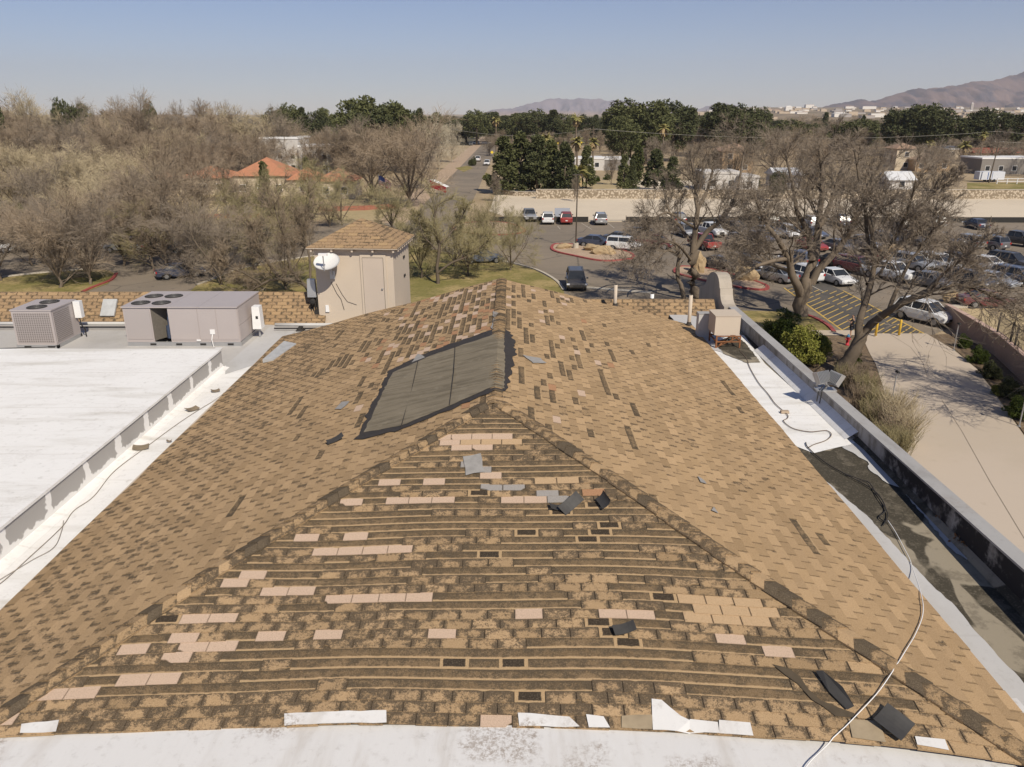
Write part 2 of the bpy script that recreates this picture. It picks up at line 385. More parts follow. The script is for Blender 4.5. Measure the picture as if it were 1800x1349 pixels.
def style(plane, i, j0, j1, off, R):
    k = {}; j = j0-1
    def base():
        f = R.random(); t = tuple(TAN[c]*(1-f)+TAN2[c]*f for c in range(3)); g = R.uniform(.84, 1.12); return tuple(x*g for x in t)
    if plane == 'front':
        rowbare = R.random() < .62
        while j <= j1:
            u = j*TW+off
            prob = (.62 if rowbare else .22)*(1 if u < 1.6 else max(.12, 1-(u-1.6)/2.0)) * (1 if i > 1 else .0) * (1.25 if i < 12 else 1)
            if R.random() < prob:
                for _ in range(R.choice([1,1,2,2,3,4,5,7])): k[j] = (base(), 1.8); j += 1
            else:
                for _ in range(R.choice([1,2,3,4])):
                    u = j*TW+off; k[j] = (base(), R.uniform(.85, 1.3)*(1.0 if u < 1.8 else max(.62, 1-(u-1.8)*.16))); j += 1
    else:
        while j <= j1+1:
            s = i*EX; u = j*TW+off; smax = (RX-XL) if plane == 'left' else (XR-RX); near = s/smax
            far = max(0, min(1, (u-11.5)/7))
            if plane == 'right':
                pb = .16*far**.5*max(0, min(1, (near-.42)/.35)) + (.004 if u > 9 else 0); pk = .07*far*max(0, min(1, (near-.5)/.3))
            else:
                pb = .30*far*max(0, min(1, (near-.25)/.5)) + .003; pk = .30*far*max(0, min(1, (near-.45)/.3))
            r = R.random()
            if r < pb:
                for _ in range(R.choice([1,1,1,2,2,3])): k[j] = (tuple(x*1.3 for x in base()), 1.8); j += 1
            elif r < pb+pk: k[j] = (PINK if R.random() < .75 else ORNG, .1); j += 1
            else:
                wv = (R.uniform(.08, .3) if u < 11 else R.uniform(.25, .7))+.3*(R.random() < .12) if plane == 'right' else R.uniform(.3, .8)+(.2 if near < .3 else 0)+.2*far
                if plane == 'right' and near > .6 and far > .3: wv *= .7; 
                k[j] = (base(), wv); j += 1
    for jj in range(j0-2, j1+3):
        if (plane, i, jj) in special: k[jj] = special[(plane, i, jj)]
        elif jj not in k: k[jj] = (base(), .5)
    return k
church = empty('church_building', (0, 12, 0), 0, 'large beige building under a worn tan shingled hip roof with white flat roofs around it', 'building')
def cchild(o): o.parent = church; o.matrix_parent_inverse = Matrix.Translation((0, -12, 0)); return o
class _P: pass
def reparent(o, par=None):
    o.parent = par or church
    if par is None: o.matrix_parent_inverse = Matrix.Translation((0, -12, 0))
    return o
f_ = reparent(lay('front_roof_slope', 'front', -6.2, 5.6, 6.7, style, None, 3)); f_['label'] = 'front hip slope with missing, pinkish and blackened shingle tabs'
l_ = reparent(lay('side_roof_slope', 'left', 5.0, GY, RX-XL, style, None, 5)); l_['label'] = 'left roof slope with dark weathered tabs'
r_ = reparent(lay('side_roof_slope', 'right', 5.0, GY, XR-RX, style, None, 8)); r_['label'] = 'right roof slope, evenly tan with dark slot lines'

# hip and ridge caps: overlapping bent pieces
def caps(name, line, dirs, seed, step=.2, wdt=.165):
    R = random.Random(seed); S = Shingles(); L = sum((line[k+1]-line[k]).length for k in range(len(line)-1))
    cum = [0]
    for k in range(len(line)-1): cum.append(cum[-1]+(line[k+1]-line[k]).length)
    def at(d):
        d = max(0, min(L-1e-4, d)); k = max(q for q in range(len(cum)-1) if cum[q] <= d); t = (d-cum[k])/(cum[k+1]-cum[k]); return line[k].lerp(line[k+1], t), (line[k+1]-line[k]).normalized()
    nn = int(L/step)
    for i in range(nn):
        a, ta = at(i*step); b, tb = at(i*step+step+.02); A, B = dirs; hA = .036+R.random()*.006; w = wdt*R.uniform(.93, 1.05)
        r = R.random(); tint, wear = (TAN2, R.uniform(.9, 1.25)) if r < .68 else (((.10,.076,.05), .8) if r < .9 else (TAN, .6))
        for D in (A, B):
            down = lambda p, lift: (p.x+D.x*w, p.y+D.y*w, p.z+D.z*w+lift+.012)
            q = [(a.x, a.y, a.z+hA), down(a, hA-.02), down(b, .004), (b.x, b.y, b.z+.02)]
            uv = [(.5, 0), (.05, 0), (.05, 1), (.5, 1)]
            nrm = (Vector(q[1])-Vector(q[0])).cross(Vector(q[2])-Vector(q[0]))
            if nrm.z < 0: q = q[::-1]; uv = uv[::-1]
            S.poly(q, uv, tint, wear)
    o = S.build(name, None); return reparent(o)
def hipline(side):
    pts = []
    for s in np.linspace(-.3, 8, 200):
        X = (XL if side < 0 else XR) - side*s
        if (side < 0 and X > RX) or (side > 0 and X < RX): break
        zz = zL(X) if side < 0 else zR(X)
        lo, hi = Ye(X)-2, 20
        for _ in range(40):
            m = (lo+hi)/2
            if zF(X, m) < zz: lo = m
            else: hi = m
        pts.append(Vector((X, lo, zz+rn(X, lo))))
    return pts
hl = [p for p in hipline(-1) if p.y > 5.2]; hr = [p for p in hipline(1) if p.y > Ye(p.x)-.02]
dF = Vector((0, -1, -.198)).normalized(); dLv = Vector((-1, 0, -.24)).normalized(); dRv = Vector((1, 0, -.218)).normalized()
caps('hip_cap', hl[::3]+[hl[-1]], ((dLv+Vector((0,.3,0))).normalized(), (dF+Vector((.3,0,0))).normalized()), 1)
caps('hip_cap', hr[::3]+[hr[-1]], ((dRv+Vector((0,.3,0))).normalized(), (dF+Vector((-.3,0,0))).normalized()), 2)
apexY = hr[-1].y
caps('ridge_cap', [Vector((RX, apexY-.1, zR(RX)+.0)), Vector((RX, 18, zR(RX))), Vector((RX, gend(RX), zR(RX)+.01))], (dLv, dRv), 4, .15, .15)
print('apex', apexY)
def onroof(px, py, h=.02):
    p = hit(px, py); p.z += h+rn(p.x, p.y) if (XL < p.x < XR) else h; return p
# bare underlayment patch draped over the ridge
def drape(name, pts2, h, mat, jag=0, seed=1, label=None):
    R = random.Random(seed); P = [hit(*q) for q in pts2]; poly = [(p.x, p.y) for p in P]
    if jag:
        o = []
        for i in range(len(poly)):
            a, b = poly[i], poly[(i+1) % len(poly)]; L = math.hypot(b[0]-a[0], b[1]-a[1]); k = max(1, int(L/.12))
            for t in range(k): o.append((a[0]+(b[0]-a[0])*t/k+R.uniform(-jag, jag), a[1]+(b[1]-a[1])*t/k+R.uniform(-jag, jag)))
        poly = o
    mb = MB()
    for side, g in ((0, lambda x, y: RX-x), (1, lambda x, y: x-RX)):
        q = clip(poly, g)
        if len(q) >= 3:
            for k in range(int(min(y for _, y in q)*2), int(max(y for _, y in q)*2)+1):
                for m in range(int(min(x for x, _ in q)*2)-1, int(max(x for x, _ in q)*2)+2):
                    c = clip(clip(clip(clip(q, lambda x, y: y-k/2), lambda x, y: (k+1)/2-y), lambda x, y: x-m/2), lambda x, y: (m+1)/2-x)
                    if len(c) >= 3: mb.sheet([(x, y, topz(x, y)+rn(x, y)+h) for x, y in c])
    o = mb.build(name, mat); reparent(o)
    if label: o['label'] = label
    return o
def feltmat():
    n = NB('black_underlayment_felt', .85, .2); p = n.geo()
    c = n.mix(n.step(n.noise(n.scalev(p, (1, 6, 1)), 1.2, 5, .6), .4, .68), (.215,.18,.125), (.15,.125,.085))
    c = n.mix(n.step(n.noise(p, 4, 6, .7), .5, .7, 0, .6), c, (.27,.23,.165)); n.color(c); n.bump(n.noise(n.scalev(p, (1,3,1)), 3, 4), .03, .6); return n.mat
M['felt'] = feltmat()
M['tarblack'] = flat('black_roof_cement', (.045,.038,.032), .7, var=.4, scale=9)
drape('underlayment_border', [(624,777),(684,652),(762,617),(868,580),(888,578),(902,592),(906,625),(892,691),(868,690),(800,720),(700,758)], .022, M['tarblack'], .05, 2)
drape('underlayment_patch', [(640,762),(690,657),(762,626),(868,590),(885,590),(888,640),(886,686),(868,682),(800,713),(700,751)], .027, M['felt'], .02, 3, 'patch of bare black underlayment lying over the ridge')
mb = MB()
for (a, b) in [((735,637),(705,752)),((800,612),(790,716))]:
    pa, pb = onroof(*a, .034), onroof(*b, .034); mb.tube([pa, pa.lerp(pb,.5)+Vector((.02,.03,0)), pb], .008, 4)
reparent(mb.build('felt_seam', M['tarblack']))
# grey cement smears
for k, q in enumerate([[(812,806),(845,800),(850,832),(818,838)],[(920,628),(950,632),(960,640),(938,642)],[(866,548),(876,552),(868,562)],[(868,560),(874,566),(872,582),(862,578)],[(748,630),(722,640),(735,625)],[(588,722),(600,710),(616,708),(600,722)],[(1225,838),(1238,846),(1245,853),(1232,850)],[(1255,893),(1262,905),(1250,900)]]):
    o = drape('cement_smear', q, .024, flat('gray_cement_smear', (.30,.285,.265), .8, var=.35, scale=9), .02, k)
# lifted and loose shingle pieces
M['flap'] = flat('upturned_shingle', (.045,.042,.038), .6, .5, var=.4, scale=12)
def slab(name, c, size, yaw, pitch, roll, mat, label=None, cat=None, bend=.03, parent=True, t=.006, group=None):
    mb = MB(); nx, ny = 6, 2; vs = []
    for lay_ in (0, 1):
        for i in range(nx+1):
            for j in range(ny+1): x = (i/nx-.5)*size[0]; y = (j/ny-.5)*size[1]; vs.append((x, y, bend*(2*i/nx-1)**2+lay_*t))
    W_ = (nx+1)*(ny+1); idx = lambda l, i, j: l*W_+i*(ny+1)+j; fs = []
    for i in range(nx):
        for j in range(ny): fs += [(idx(1,i,j),idx(1,i+1,j),idx(1,i+1,j+1),idx(1,i,j+1)), (idx(0,i,j),idx(0,i,j+1),idx(0,i+1,j+1),idx(0,i+1,j))]
    for i in range(nx): fs += [(idx(0,i,0),idx(0,i+1,0),idx(1,i+1,0),idx(1,i,0)), (idx(0,i,ny),idx(1,i,ny),idx(1,i+1,ny),idx(0,i+1,ny))]
    for j in range(ny): fs += [(idx(0,0,j),idx(1,0,j),idx(1,0,j+1),idx(0,0,j+1)), (idx(0,nx,j),idx(0,nx,j+1),idx(1,nx,j+1),idx(1,nx,j))]
    mb.add(vs, fs); o = mb.build(name, mat); o.rotation_euler = (math.radians(pitch), math.radians(roll), math.radians(yaw)); o.location = c
    if label: tag(o, label, cat, group)
    elif parent: reparent(o)
    return o
for (px, py, sz, yaw, pit, rol, h) in [(1003,893,(.36,.17),35,35,-25,.07),(1062,890,(.17,.26),10,10,-50,.09),(1097,1116,(.26,.13),8,22,-12,.05),(590,778,(.3,.12),25,15,-20,.05),(978,893,(.2,.12),10,8,10,.02)]:
    slab('lifted_tab', onroof(px, py, h), sz, yaw, pit, rol, M['flap'])
slab('loose_shingle', onroof(1568, 1281, .04), (.30,.30), 40, 14, -6, M['flap'], 'loose black shingle lying upside down near the front eave', 'loose shingle')
mb = MB(); P = [onroof(*q, .03) for q in [(1432,1187),(1444,1192),(1478,1225),(1500,1252),(1488,1254),(1456,1222)]]
for i, p in enumerate(P): p.z += [.02,.06,.08,.02,.0,.0][i]
mb.sheet(P); reparent(mb.build('torn_tab', M['flap']))
drape('exposed_felt', [(1357,1172),(1385,1180),(1405,1195),(1440,1235),(1500,1258),(1508,1268),(1470,1262),(1425,1232),(1400,1205)], .019, flat('brown_felt', (.085,.065,.042), .9, var=.35, scale=8), .015, 5)
# white coating lapped up over the first courses
for k, q in enumerate([[(500,1258),(679,1254),(679,1279),(500,1282)],[(40,1276),(105,1270),(100,1292),(36,1295)],[(911,1254),(1000,1262),(1018,1282),(912,1278)],[(1030,1259),(1060,1264),(1072,1284),(1034,1284)],[(1145,1234),(1162,1236),(1195,1262),(1212,1270),(1212,1292),(1148,1288)],[(1212,1268),(1262,1274),(1264,1294),(1212,1292)],[(1264,1270),(1318,1274),(1325,1298),(1264,1294)],[(1092,1262),(1146,1262),(1146,1286),(1092,1284)],[(1490,1268),(1545,1272),(1556,1310),(1498,1304)],[(1608,1298),(1660,1304),(1668,1322),(1612,1316)]]):
    mt = M['front_white'] if k not in (7, 8) else flat('brown_stained_coating', (.33,.26,.17), .8, var=.4, scale=6)
    drape('coating_lap', q, .02, mt, .006, k+30)

# ---------------------------------------------------------------- flat roofs, parapets and walls of the church
mb = MB(); mb.box(-12, -4, 9.2, 5.5, 6.9, 9.985); reparent(mb.build('front_flat_roof', M['front_white']))
mb = MB(); mb.box(-34, -4, 9.0, -7.75, 19.8, 10.12); o = reparent(mb.build('raised_flat_roof', M['white'])); o['label'] = 'bright white raised flat roof on the left'
# edge curb and painted gray side of the raised roof
def sidepaint():
    n = NB('gray_side_with_white_drips', .8, .2); p = n.geo(); sep = n.node('ShaderNodeSeparateXYZ', {0: p})
    y, z = sep.outputs[1], sep.outputs[2]; nn = n.math('MULTIPLY', n.math('SUBTRACT', n.noise(p, 3.5, 5, .65), .5), .36)
    band = n.step(n.math('ADD', z, nn), 9.75, 9.72)
    wob = n.math('ADD', y, nn); fr = n.math('ABSOLUTE', n.math('SUBTRACT', n.math('FRACT', n.math('DIVIDE', wob, 1.22)), .5))
    stripe = n.step(fr, .085, .07); f = n.math('MAXIMUM', band, stripe)
    n.color(n.mix(f, (.40,.38,.355), (.84,.82,.78))); return n.mat
mb = MB(); mb.box(-7.748, -4, 9.3, -7.70, 19.78, 10.06); reparent(mb.build('roof_edge_side', sidepaint()))
mb = MB(); mb.box(-7.86, -4, 10.085, -7.675, 19.86, 10.135); reparent(mb.build('roof_edge_trim', M['white']))
mb = MB(); mb.box(-7.6999, -4, 9.2, -6.6, 20.6, 9.6)
mb.add([(-7.70,-4,9.66),(-7.70,19.8,9.64),(-7.52,19.8,9.602),(-7.52,-4,9.602)], [(0,3,2,1)]); reparent(mb.build('roof_valley', M['white']))
mb = MB(); mb.box(-34, 19.8, 9.2, -7.7, 24.9, 9.6); mb.box(-7.7, 20.6, 9.2, 5.3, 24.9, 9.596); reparent(mb.build('gray_flat_roof', M['gray_roof']))
mb = MB(); mb.sheet([(-7.45,19.2,9.606),(-6.75,20.3,9.606),(-6.75,24,9.606),(-7.7,24,9.606),(-7.7,20,9.606)]); reparent(mb.build('roof_patch', M['graywash']))
# fascia closing the gable end and eaves
mb = MB(); mb.add([(XL,22.55,9.3),(RX,23.47,9.3),(XR,22.7,9.3),(XR,22.7,9.98),(RX,23.47,11.2),(XL,22.55,9.66)], [(0,1,2,3,4,5)])
mb.box(XL-.02, 5.2, 9.3, XL+.02, 22.5, 9.672); mb.box(XR-.03, 5.9, 9.3, XR+.0, 22.6, 9.99)
reparent(mb.build('fascia', M['stucco']))
# gutter on the right
mb = MB()
mb.add([(5.0,2,floorR(6)-.02),(6.9,2,floorR(6)-.02),(6.9,6,floorR(6)-.012),(5.0,6,floorR(6)-.012),(6.9,13.6,floorR(13.6)-.012),(5.0,13.6,floorR(13.6)-.012),(6.9,24.9,9.938),(5.0,24.9,9.938)],[(0,1,2,3),(3,2,4,5),(5,4,6,7)])
g_ = reparent(mb.build('roof_gutter', M['tar'])); g_['label'] = 'blackened, patched gutter roof along the right parapet'
def fpix(px, py, h):
    z = 9.9
    for _ in range(6): p = pix(px, py, z); z = floorR(p.y)
    return Vector((p.x, p.y, z+h))
def fsheet(name, pts, h, mat, jag=.0, seed=0):
    R = random.Random(seed); P = [fpix(a, b, 0) for a, b in pts]; o = []
    for i in range(len(P)):
        a, b = P[i], P[(i+1) % len(P)]; k = max(1, int((b-a).length/.09)) if jag else 1
        for t in range(k):
            q = a.lerp(b, t/k); o.append((q.x+(R.uniform(-jag, jag) if t else 0), q.y+(R.uniform(-jag, jag) if t else 0)))
    mb = MB()
    for c in (clip(o, lambda x, y: 13.6-y), clip(o, lambda x, y: y-13.6)):
        if len(c) >= 3: mb.sheet([(x, y, floorR(y)+h) for x, y in c])
    return reparent(mb.build(name, mat))
fsheet('gutter_membrane', [(1170,560),(1308,590),(1345,640),(1390,680),(1525,776),(1475,786),(1430,797),(1392,782),(1280,660)], .000, M['white'], .0)
fsheet('gutter_patch', [(1170,548),(1240,560),(1262,600),(1275,622),(1245,613),(1200,580)], .010, M['graywash'], .01)
fsheet('gutter_patch', [(1255,603),(1292,590),(1312,606),(1337,638),(1313,639),(1273,623)], .014, M['tar'], .02, 4)
fsheet('gutter_strip', [(1380,765),(1395,783),(1439,835),(1481,871),(1528,911),(1574,961),(1638,1029),(1680,1067),(1722,1118),(1800,1202),(1860,1290),(1880,1420),(1800,1300),(1500,1000),(1400,830)], .004, M['graywash'], .012, 5)
fsheet('gutter_strip', [(1480,786),(1520,776),(1585,838),(1690,960),(1700,985),(1672,965),(1600,880),(1592,862),(1560,850),(1530,828),(1525,812)], .004, M['graywash'], .03, 6)
# parapet
PX0, PX1, PZ = 6.78, 7.0, 10.27
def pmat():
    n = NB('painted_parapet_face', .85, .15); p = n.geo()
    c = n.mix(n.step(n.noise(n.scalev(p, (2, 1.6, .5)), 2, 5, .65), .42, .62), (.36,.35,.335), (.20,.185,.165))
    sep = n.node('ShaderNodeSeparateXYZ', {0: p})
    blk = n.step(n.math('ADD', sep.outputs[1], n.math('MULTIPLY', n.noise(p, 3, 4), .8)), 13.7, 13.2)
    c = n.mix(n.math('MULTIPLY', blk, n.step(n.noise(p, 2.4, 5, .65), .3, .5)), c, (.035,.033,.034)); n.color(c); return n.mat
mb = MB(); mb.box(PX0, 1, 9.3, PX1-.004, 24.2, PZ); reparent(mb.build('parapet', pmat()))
mb = MB(); mb.box(PX0-.015, 1, PZ+.001, PX1+.02, 24.2, PZ+.035); reparent(mb.build('parapet_cap', M['cap_gray']))
# cant strip
mb = MB(); mb.add([(PX0-.002,14.1,10.12),(PX0-.002,20.2,10.12),(PX0-.24,20.2,9.955),(PX0-.24,14.1,9.955)],[(0,1,2,3)]); reparent(mb.build('cant_strip', M['white']))
mb = MB(); mb.add([(PX0-.002,6,9.8),(PX0-.002,14.1,10.02),(PX0-.1,14.1,floorR(14)+.006),(PX0-.1,6,floorR(6)+.006)],[(0,1,2,3)]); reparent(mb.build('cant_strip', M['tar']))
# mission style scalloped end of the parapet
prof = [(23.75,9.7),(23.75,10.3),(24.0,10.33),(24.2,10.42),(24.33,10.56),(24.4,10.74),(24.47,10.74),(24.55,10.88),(24.7,11.01),(24.9,11.09),(25.15,11.11),(25.45,11.08),(25.75,11.0),(26.0,10.86),(26.15,10.7),(26.3,10.5),(26.6,10.36),(27.1,10.25),(27.1,9.7)]
mb = MB(); n_ = len(prof); vs = [(6.62,y,z) for y,z in prof]+[(7.02,y,z) for y,z in prof]
mb.add(vs, [tuple(range(n_)), tuple(range(n_,2*n_))[::-1]]+[(i,n_+i,n_+(i+1)%n_,(i+1)%n_) for i in range(n_)]); reparent(mb.build('scalloped_parapet', stucco('scallop_stucco', (.47,.41,.335), .75, .3)))
# shingled mansard strips along the far edge
def mansard(x0, x1, y0, z0, y1, z1, seed):
    R = random.Random(seed); S = Shingles(); L = math.hypot(y1-y0, z1-z0); rows = int(L/.115)
    for i in range(rows):
        f0, f1 = i/rows, (i+1)/rows; off = (i%2)*TW/2; x = x0-off
        while x < x1:
            a, b = max(x, x0)+.002, min(x+TW, x1)-.002
            if b > a:
                h = .007; q = [(a, y0+(y1-y0)*f0-h, z0+(z1-z0)*f0+h), (b, y0+(y1-y0)*f0-h, z0+(z1-z0)*f0+h), (b, y0+(y1-y0)*f1, z0+(z1-z0)*f1+.001), (a, y0+(y1-y0)*f1, z0+(z1-z0)*f1+.001)]
                S.poly(q, [(0,0),(1,0),(1,1),(0,1)], (.30,.2,.112) if R.random() < .75 else (.36,.24,.13), R.uniform(.55,1.0))
            x += TW
    S.poly([(x0,y0,z0-.01),(x1,y0,z0-.01),(x1,y1,z1-.01),(x0,y1,z1-.01)], [(.5,.5)]*4, (.2,.14,.08), .4, skirt=False)
    S.poly([(x0,y1,z1),(x1,y1,z1),(x1,y1+.15,z1-.02),(x0,y1+.15,z1-.02)], [(.5,.5)]*4, TAN2, .8, skirt=False)
    reparent(S.build('mansard_strip', None))
mansard(-34, -6.0, 24.25, 9.6, 25.0, 10.5, 3); mansard(2.2, 6.5, 23.75, 9.6, 24.55, 10.36, 4)
mb = MB(); mb.box(-34, 25.02, 0, 6.4, 25.3, 9.9); mb.box(-34, -4, 0, -12, 24.9, 8.98); mb.box(-12, -4, 0, 7.05, 24.9, 9.18); mb.box(7.0, 1, 0, 7.09, 25.9, 9.6)
reparent(mb.build('wall', M['stucco']))
# skylight patches
mb = MB()
for (pts, z) in [([(462,637),(500,607),(522,605),(510,618),(478,633)], 0)]:
    P = [onroof(*q, .03) for q in pts]; mb.sheet(P[::-1]); Q = [p+Vector((0,0,.09)) for p in P]
q4 = [onroof(*q, 0) for q in [(462,638),(480,634),(521,606),(500,606)]]
mb = MB(); vs = [tuple(p+Vector((0,0,-.02))) for p in q4]+[tuple(p+Vector((0,0,.10 if i in (0,3) else .03))) for i, p in enumerate(q4)]
mb.add(vs, [(0,1,2,3),(7,6,5,4),(0,4,5,1),(1,5,6,2),(2,6,7,3),(3,7,4,0)]); o = reparent(mb.build('roof_vent', flat('pale_galvanised_vent', (.42,.42,.41), .6, var=.3, scale=6)))
o = slab('roof_vent', Vector((-13.0,24.58,10.06)), (.45,.6), 0, 50, 0, flat('pale_galvanised_vent', (.42,.42,.41), .6, var=.3), bend=.0, t=.07)
# ------------------------------------------------------------------ ground, roads, terrain
def structure(o): o['kind'] = 'structure'; return o
def gsheet(name, pts, h, mat, world=False, kind='structure'):
    mb = MB(); P = [pix(a, b, 0) if not world else Vector((a, b, 0)) for a, b in pts]
    a = sum(P[i].x*P[(i+1)%len(P)].y-P[(i+1)%len(P)].x*P[i].y for i in range(len(P)))
    if a < 0: P = P[::-1]
    mb.sheet([(p.x, p.y, h) for p in P]); o = mb.build(name, mat); o['kind'] = kind; return o
GZ = 0.0
mb = MB(); GN = 12
mb.sheet([(-16000,-200,0),(16000,-200,0),(16000,15500,0),(-16000,15500,0)]); structure(mb.build('ground', M['dirt']))
gsheet('scrubland', [(-9000,430),(9000,430),(9000,1500),(15000,5000),(-15000,5000),(-9000,1500)], .015, ground_mat('scrub', (.20,.16,.105), (.14,.115,.075), (.07,.07,.04), .01, .05, cm=(.45,.62)), True)
gsheet('parking_lot', [(560,394),(880,391),(1300,391),(2300,391),(2300,541),(1664,541),(1672,575),(1640,590),(1515,588),(1420,640),(1270,700),(560,700),(200,560),(-100,540),(-900,520),(-1100,400),(0,396)], .03, M['asphalt'])
road = [(-16.4, 110), (-7.6, 110), (-7.4, 760), (-16.6, 760)]
gsheet('road', road, .035, M['asphalt'], True)
gsheet('road', [(-120,612),(-4.5,612),(60,600),(300,590),(300,601),(60,612),(-5,624),(-120,624)], .04, M['asphalt'], True)
gsheet('road_shoulder', [(-21,118),(-16.2,118),(-16.5,600),(-22,600)], .028, M['gravel'], True)
gsheet('gravel_basin', [(872,337),(2400,337),(2400,387.5),(905,387.5),(860,372)], .045, M['basin'])
gsheet('dry_field', [(-700,330),(440,335),(560,345),(735,350),(700,388),(300,385),(-900,392)], .02, M['field'])
gsheet('lawn', [(300,545),(352,497),(430,470),(545,452),(640,440),(730,433),(762,440),(830,455),(900,465),(940,476),(975,494),(990,511),(997,535),(900,640),(300,640)], .06, M['lawn'])
gsheet('lawn', [(-300,505),(0,490),(60,483),(150,475),(190,476),(204,483),(190,500),(140,518),(-60,560),(-300,560)], .06, M['lawn'])
gsheet('lawn', [(1275,560),(1290,547),(1400,550),(1440,565),(1463,584),(1420,592),(1330,640),(1290,640)], .06, M['lawn'])
gsheet('planting_bed', [(1330,600),(1430,590),(1490,592),(1515,592),(1528,622),(1539,642),(1557,698),(1588,792),(1640,900),(1700,1100),(1640,1150),(1400,760)], .045, M['mulch'])
gsheet('planting_bed', [(1672,588),(1632,590),(1679,616),(1721,651),(1750,691),(1804,769),(1904,930),(2000,1100),(2300,1100),(2100,800),(1800,640)], .045, M['mulch'])
gsheet('dry_lawn', [(1690,545),(1810,541),(2300,541),(2300,800),(1830,660),(1700,566)], .06, M['field'])
gsheet('sidewalk', [(1425,583),(1515,583),(1516,592),(1436,592)], .10, M['concrete'])
gsheet('driveway', [(1513,588),(1628,588),(1675,616),(1717,651),(1746,691),(1800,769),(1900,930),(2000,1120),(1700,1120),(1640,900),(1588,792),(1557,698),(1539,642),(1528,622)], .07, M['concrete'])
gsheet('sealed_pavement', [(1376,508),(1440,492),(1482,513),(1625,588),(1487,587),(1430,545)], .036, M['sealcoat'])
gsheet('side_yard', [(925,316),(1230,316),(1240,334),(1060,334),(942,334),(900,330)], .025, M['field'])
gsheet('gravel_drive', [(1098,318),(1240,318),(1250,334),(1108,334)], .045, M['basin'])
gsheet('green_verge', [(1700,322),(2200,322),(2200,333),(1700,333)], .03, M['lawn'])
gsheet('green_verge', [(815,303),(832,296),(822,292),(800,296)], .07, M['lawn'])
# driveway joints
mb = MB()
for line in [[(1565,590),(1600,612),(1622,640),(1630,665)],[(1655,705),(1690,760),(1740,850),(1800,950)]]:
    for i in range(len(line)-1):
        a, b = pix(*line[i]), pix(*line[i+1]); d = (b-a).normalized(); n = Vector((-d.y, d.x, 0))*.02
        mb.sheet([a-n+Vector((0,0,.073)), b-n+Vector((0,0,.073)), b+n+Vector((0,0,.073)), a+n+Vector((0,0,.073))])
structure(mb.build('paving_joint', flat('joint_dark', (.22,.18,.14))))
def curbline(name, pts, w, h, mat, closed=False, world=False):
    P = [pix(a, b) if not world else Vector((a, b, 0)) for a, b in pts]
    if closed: P.append(P[0])
    Q = []
    for i in range(len(P)-1):
        for t in range(4):
            p0, p1, p2, p3 = P[max(i-1,0)], P[i], P[i+1], P[min(i+2,len(P)-1)]; u = t/4
            if closed and i == 0: p0 = P[-2]
            if closed and i == len(P)-2: p3 = P[1]
            Q.append(.5*((2*p1)+(p2-p0)*u+(2*p0-5*p1+4*p2-p3)*u*u+(3*p1-p0-3*p2+p3)*u*u*u))
    Q.append(P[-1]); mb = MB(); vs = []
    for i, p in enumerate(Q):
        d = (Q[min(i+1,len(Q)-1)]-Q[max(i-1,0)]).normalized(); n = Vector((-d.y, d.x, 0))*w/2
        vs += [(p+n)+Vector((0,0,0)), (p+n)+Vector((0,0,h)), (p-n)+Vector((0,0,h)), (p-n)+Vector((0,0,0))]
    fs = [(4*i+k, 4*(i+1)+k, 4*(i+1)+(k+1)%4, 4*i+(k+1)%4) for i in range(len(Q)-1) for k in range(4)]
    mb.add(vs, fs); o = mb.build(name, mat); o['kind'] = 'structure'; return o, Q
def island(pts, label):
    o, Q = curbline('kerb', pts, .35, .17, M['redcurb'], True)
    mb = MB(); mb.sheet([(q.x, q.y, .13) for q in Q[:-1]]); structure(mb.build('planting_island', M['gravel']))
island([(970,436),(982,430),(1040,434),(1090,441),(1112,449),(1108,456),(1060,460),(1005,450),(976,443)], '')
island([(1186,477),(1200,470),(1250,475),(1300,488),(1345,503),(1342,511),(1300,507),(1240,495),(1195,484)], '')
island([(795,403),(812,394),(870,391),(905,397),(922,408),(885,414),(825,411)], '')
island([(1540,452),(1560,441),(1600,446),(1592,455)], '')
curbline('kerb', [(827,453),(880,460),(925,470),(955,481),(980,497),(991,512)], .3, .15, M['curb'])
curbline('kerb', [(345,503),(372,493),(430,472),(545,452),(640,441)], .25, .15, M['curb'])
curbline('kerb', [(1400,551),(1430,560),(1455,574),(1466,586)], .3, .16, M['redcurb'])
curbline('kerb', [(205,482),(195,494),(165,506),(145,515)], .3, .16, M['redcurb'])
curbline('kerb', [(0,489),(60,482),(150,474)], .3, .16, M['curb'])
curbline('kerb', [(890,389.5),(1040,389.5),(1100,389.5),(1500,389.5),(2300,389.5)], .5, .15, M['curb'])
curbline('kerb', [(1664,541),(1800,541),(2200,541)], .5, .2, M['curb'])
# painted lines
def stripe(mb, a, b, w=.12, h=.042):
    d = (b-a).normalized(); n = Vector((-d.y, d.x, 0))*w/2; z = Vector((0,0,h)); mb.sheet([a-n+z, b-n+z, b+n+z, a+n+z])
mb = MB(); L0, L1, Q0, Q1 = pix(1378,507), pix(1489,588), pix(1482,512), pix(1627,589)
stripe(mb, L0, L1, .16); stripe(mb, Q0, Q1, .16)
R = random.Random(3)
dv = (pix(1491,553)-pix(1462,567)).normalized()
starts = [L0.lerp(L1, i/15) for i in range(1, 16)]+[L1.lerp(Q1, i/9) for i in range(1, 9)]
def hitseg(p, d, a, b):
    e = b-a; den = d.x*e.y-d.y*e.x
    if abs(den) < 1e-6: return None
    t = ((a.x-p.x)*e.y-(a.y-p.y)*e.x)/den; u = ((a.x-p.x)*d.y-(a.y-p.y)*d.x)/den
    return t if t > .05 and 0 <= u <= 1 else None
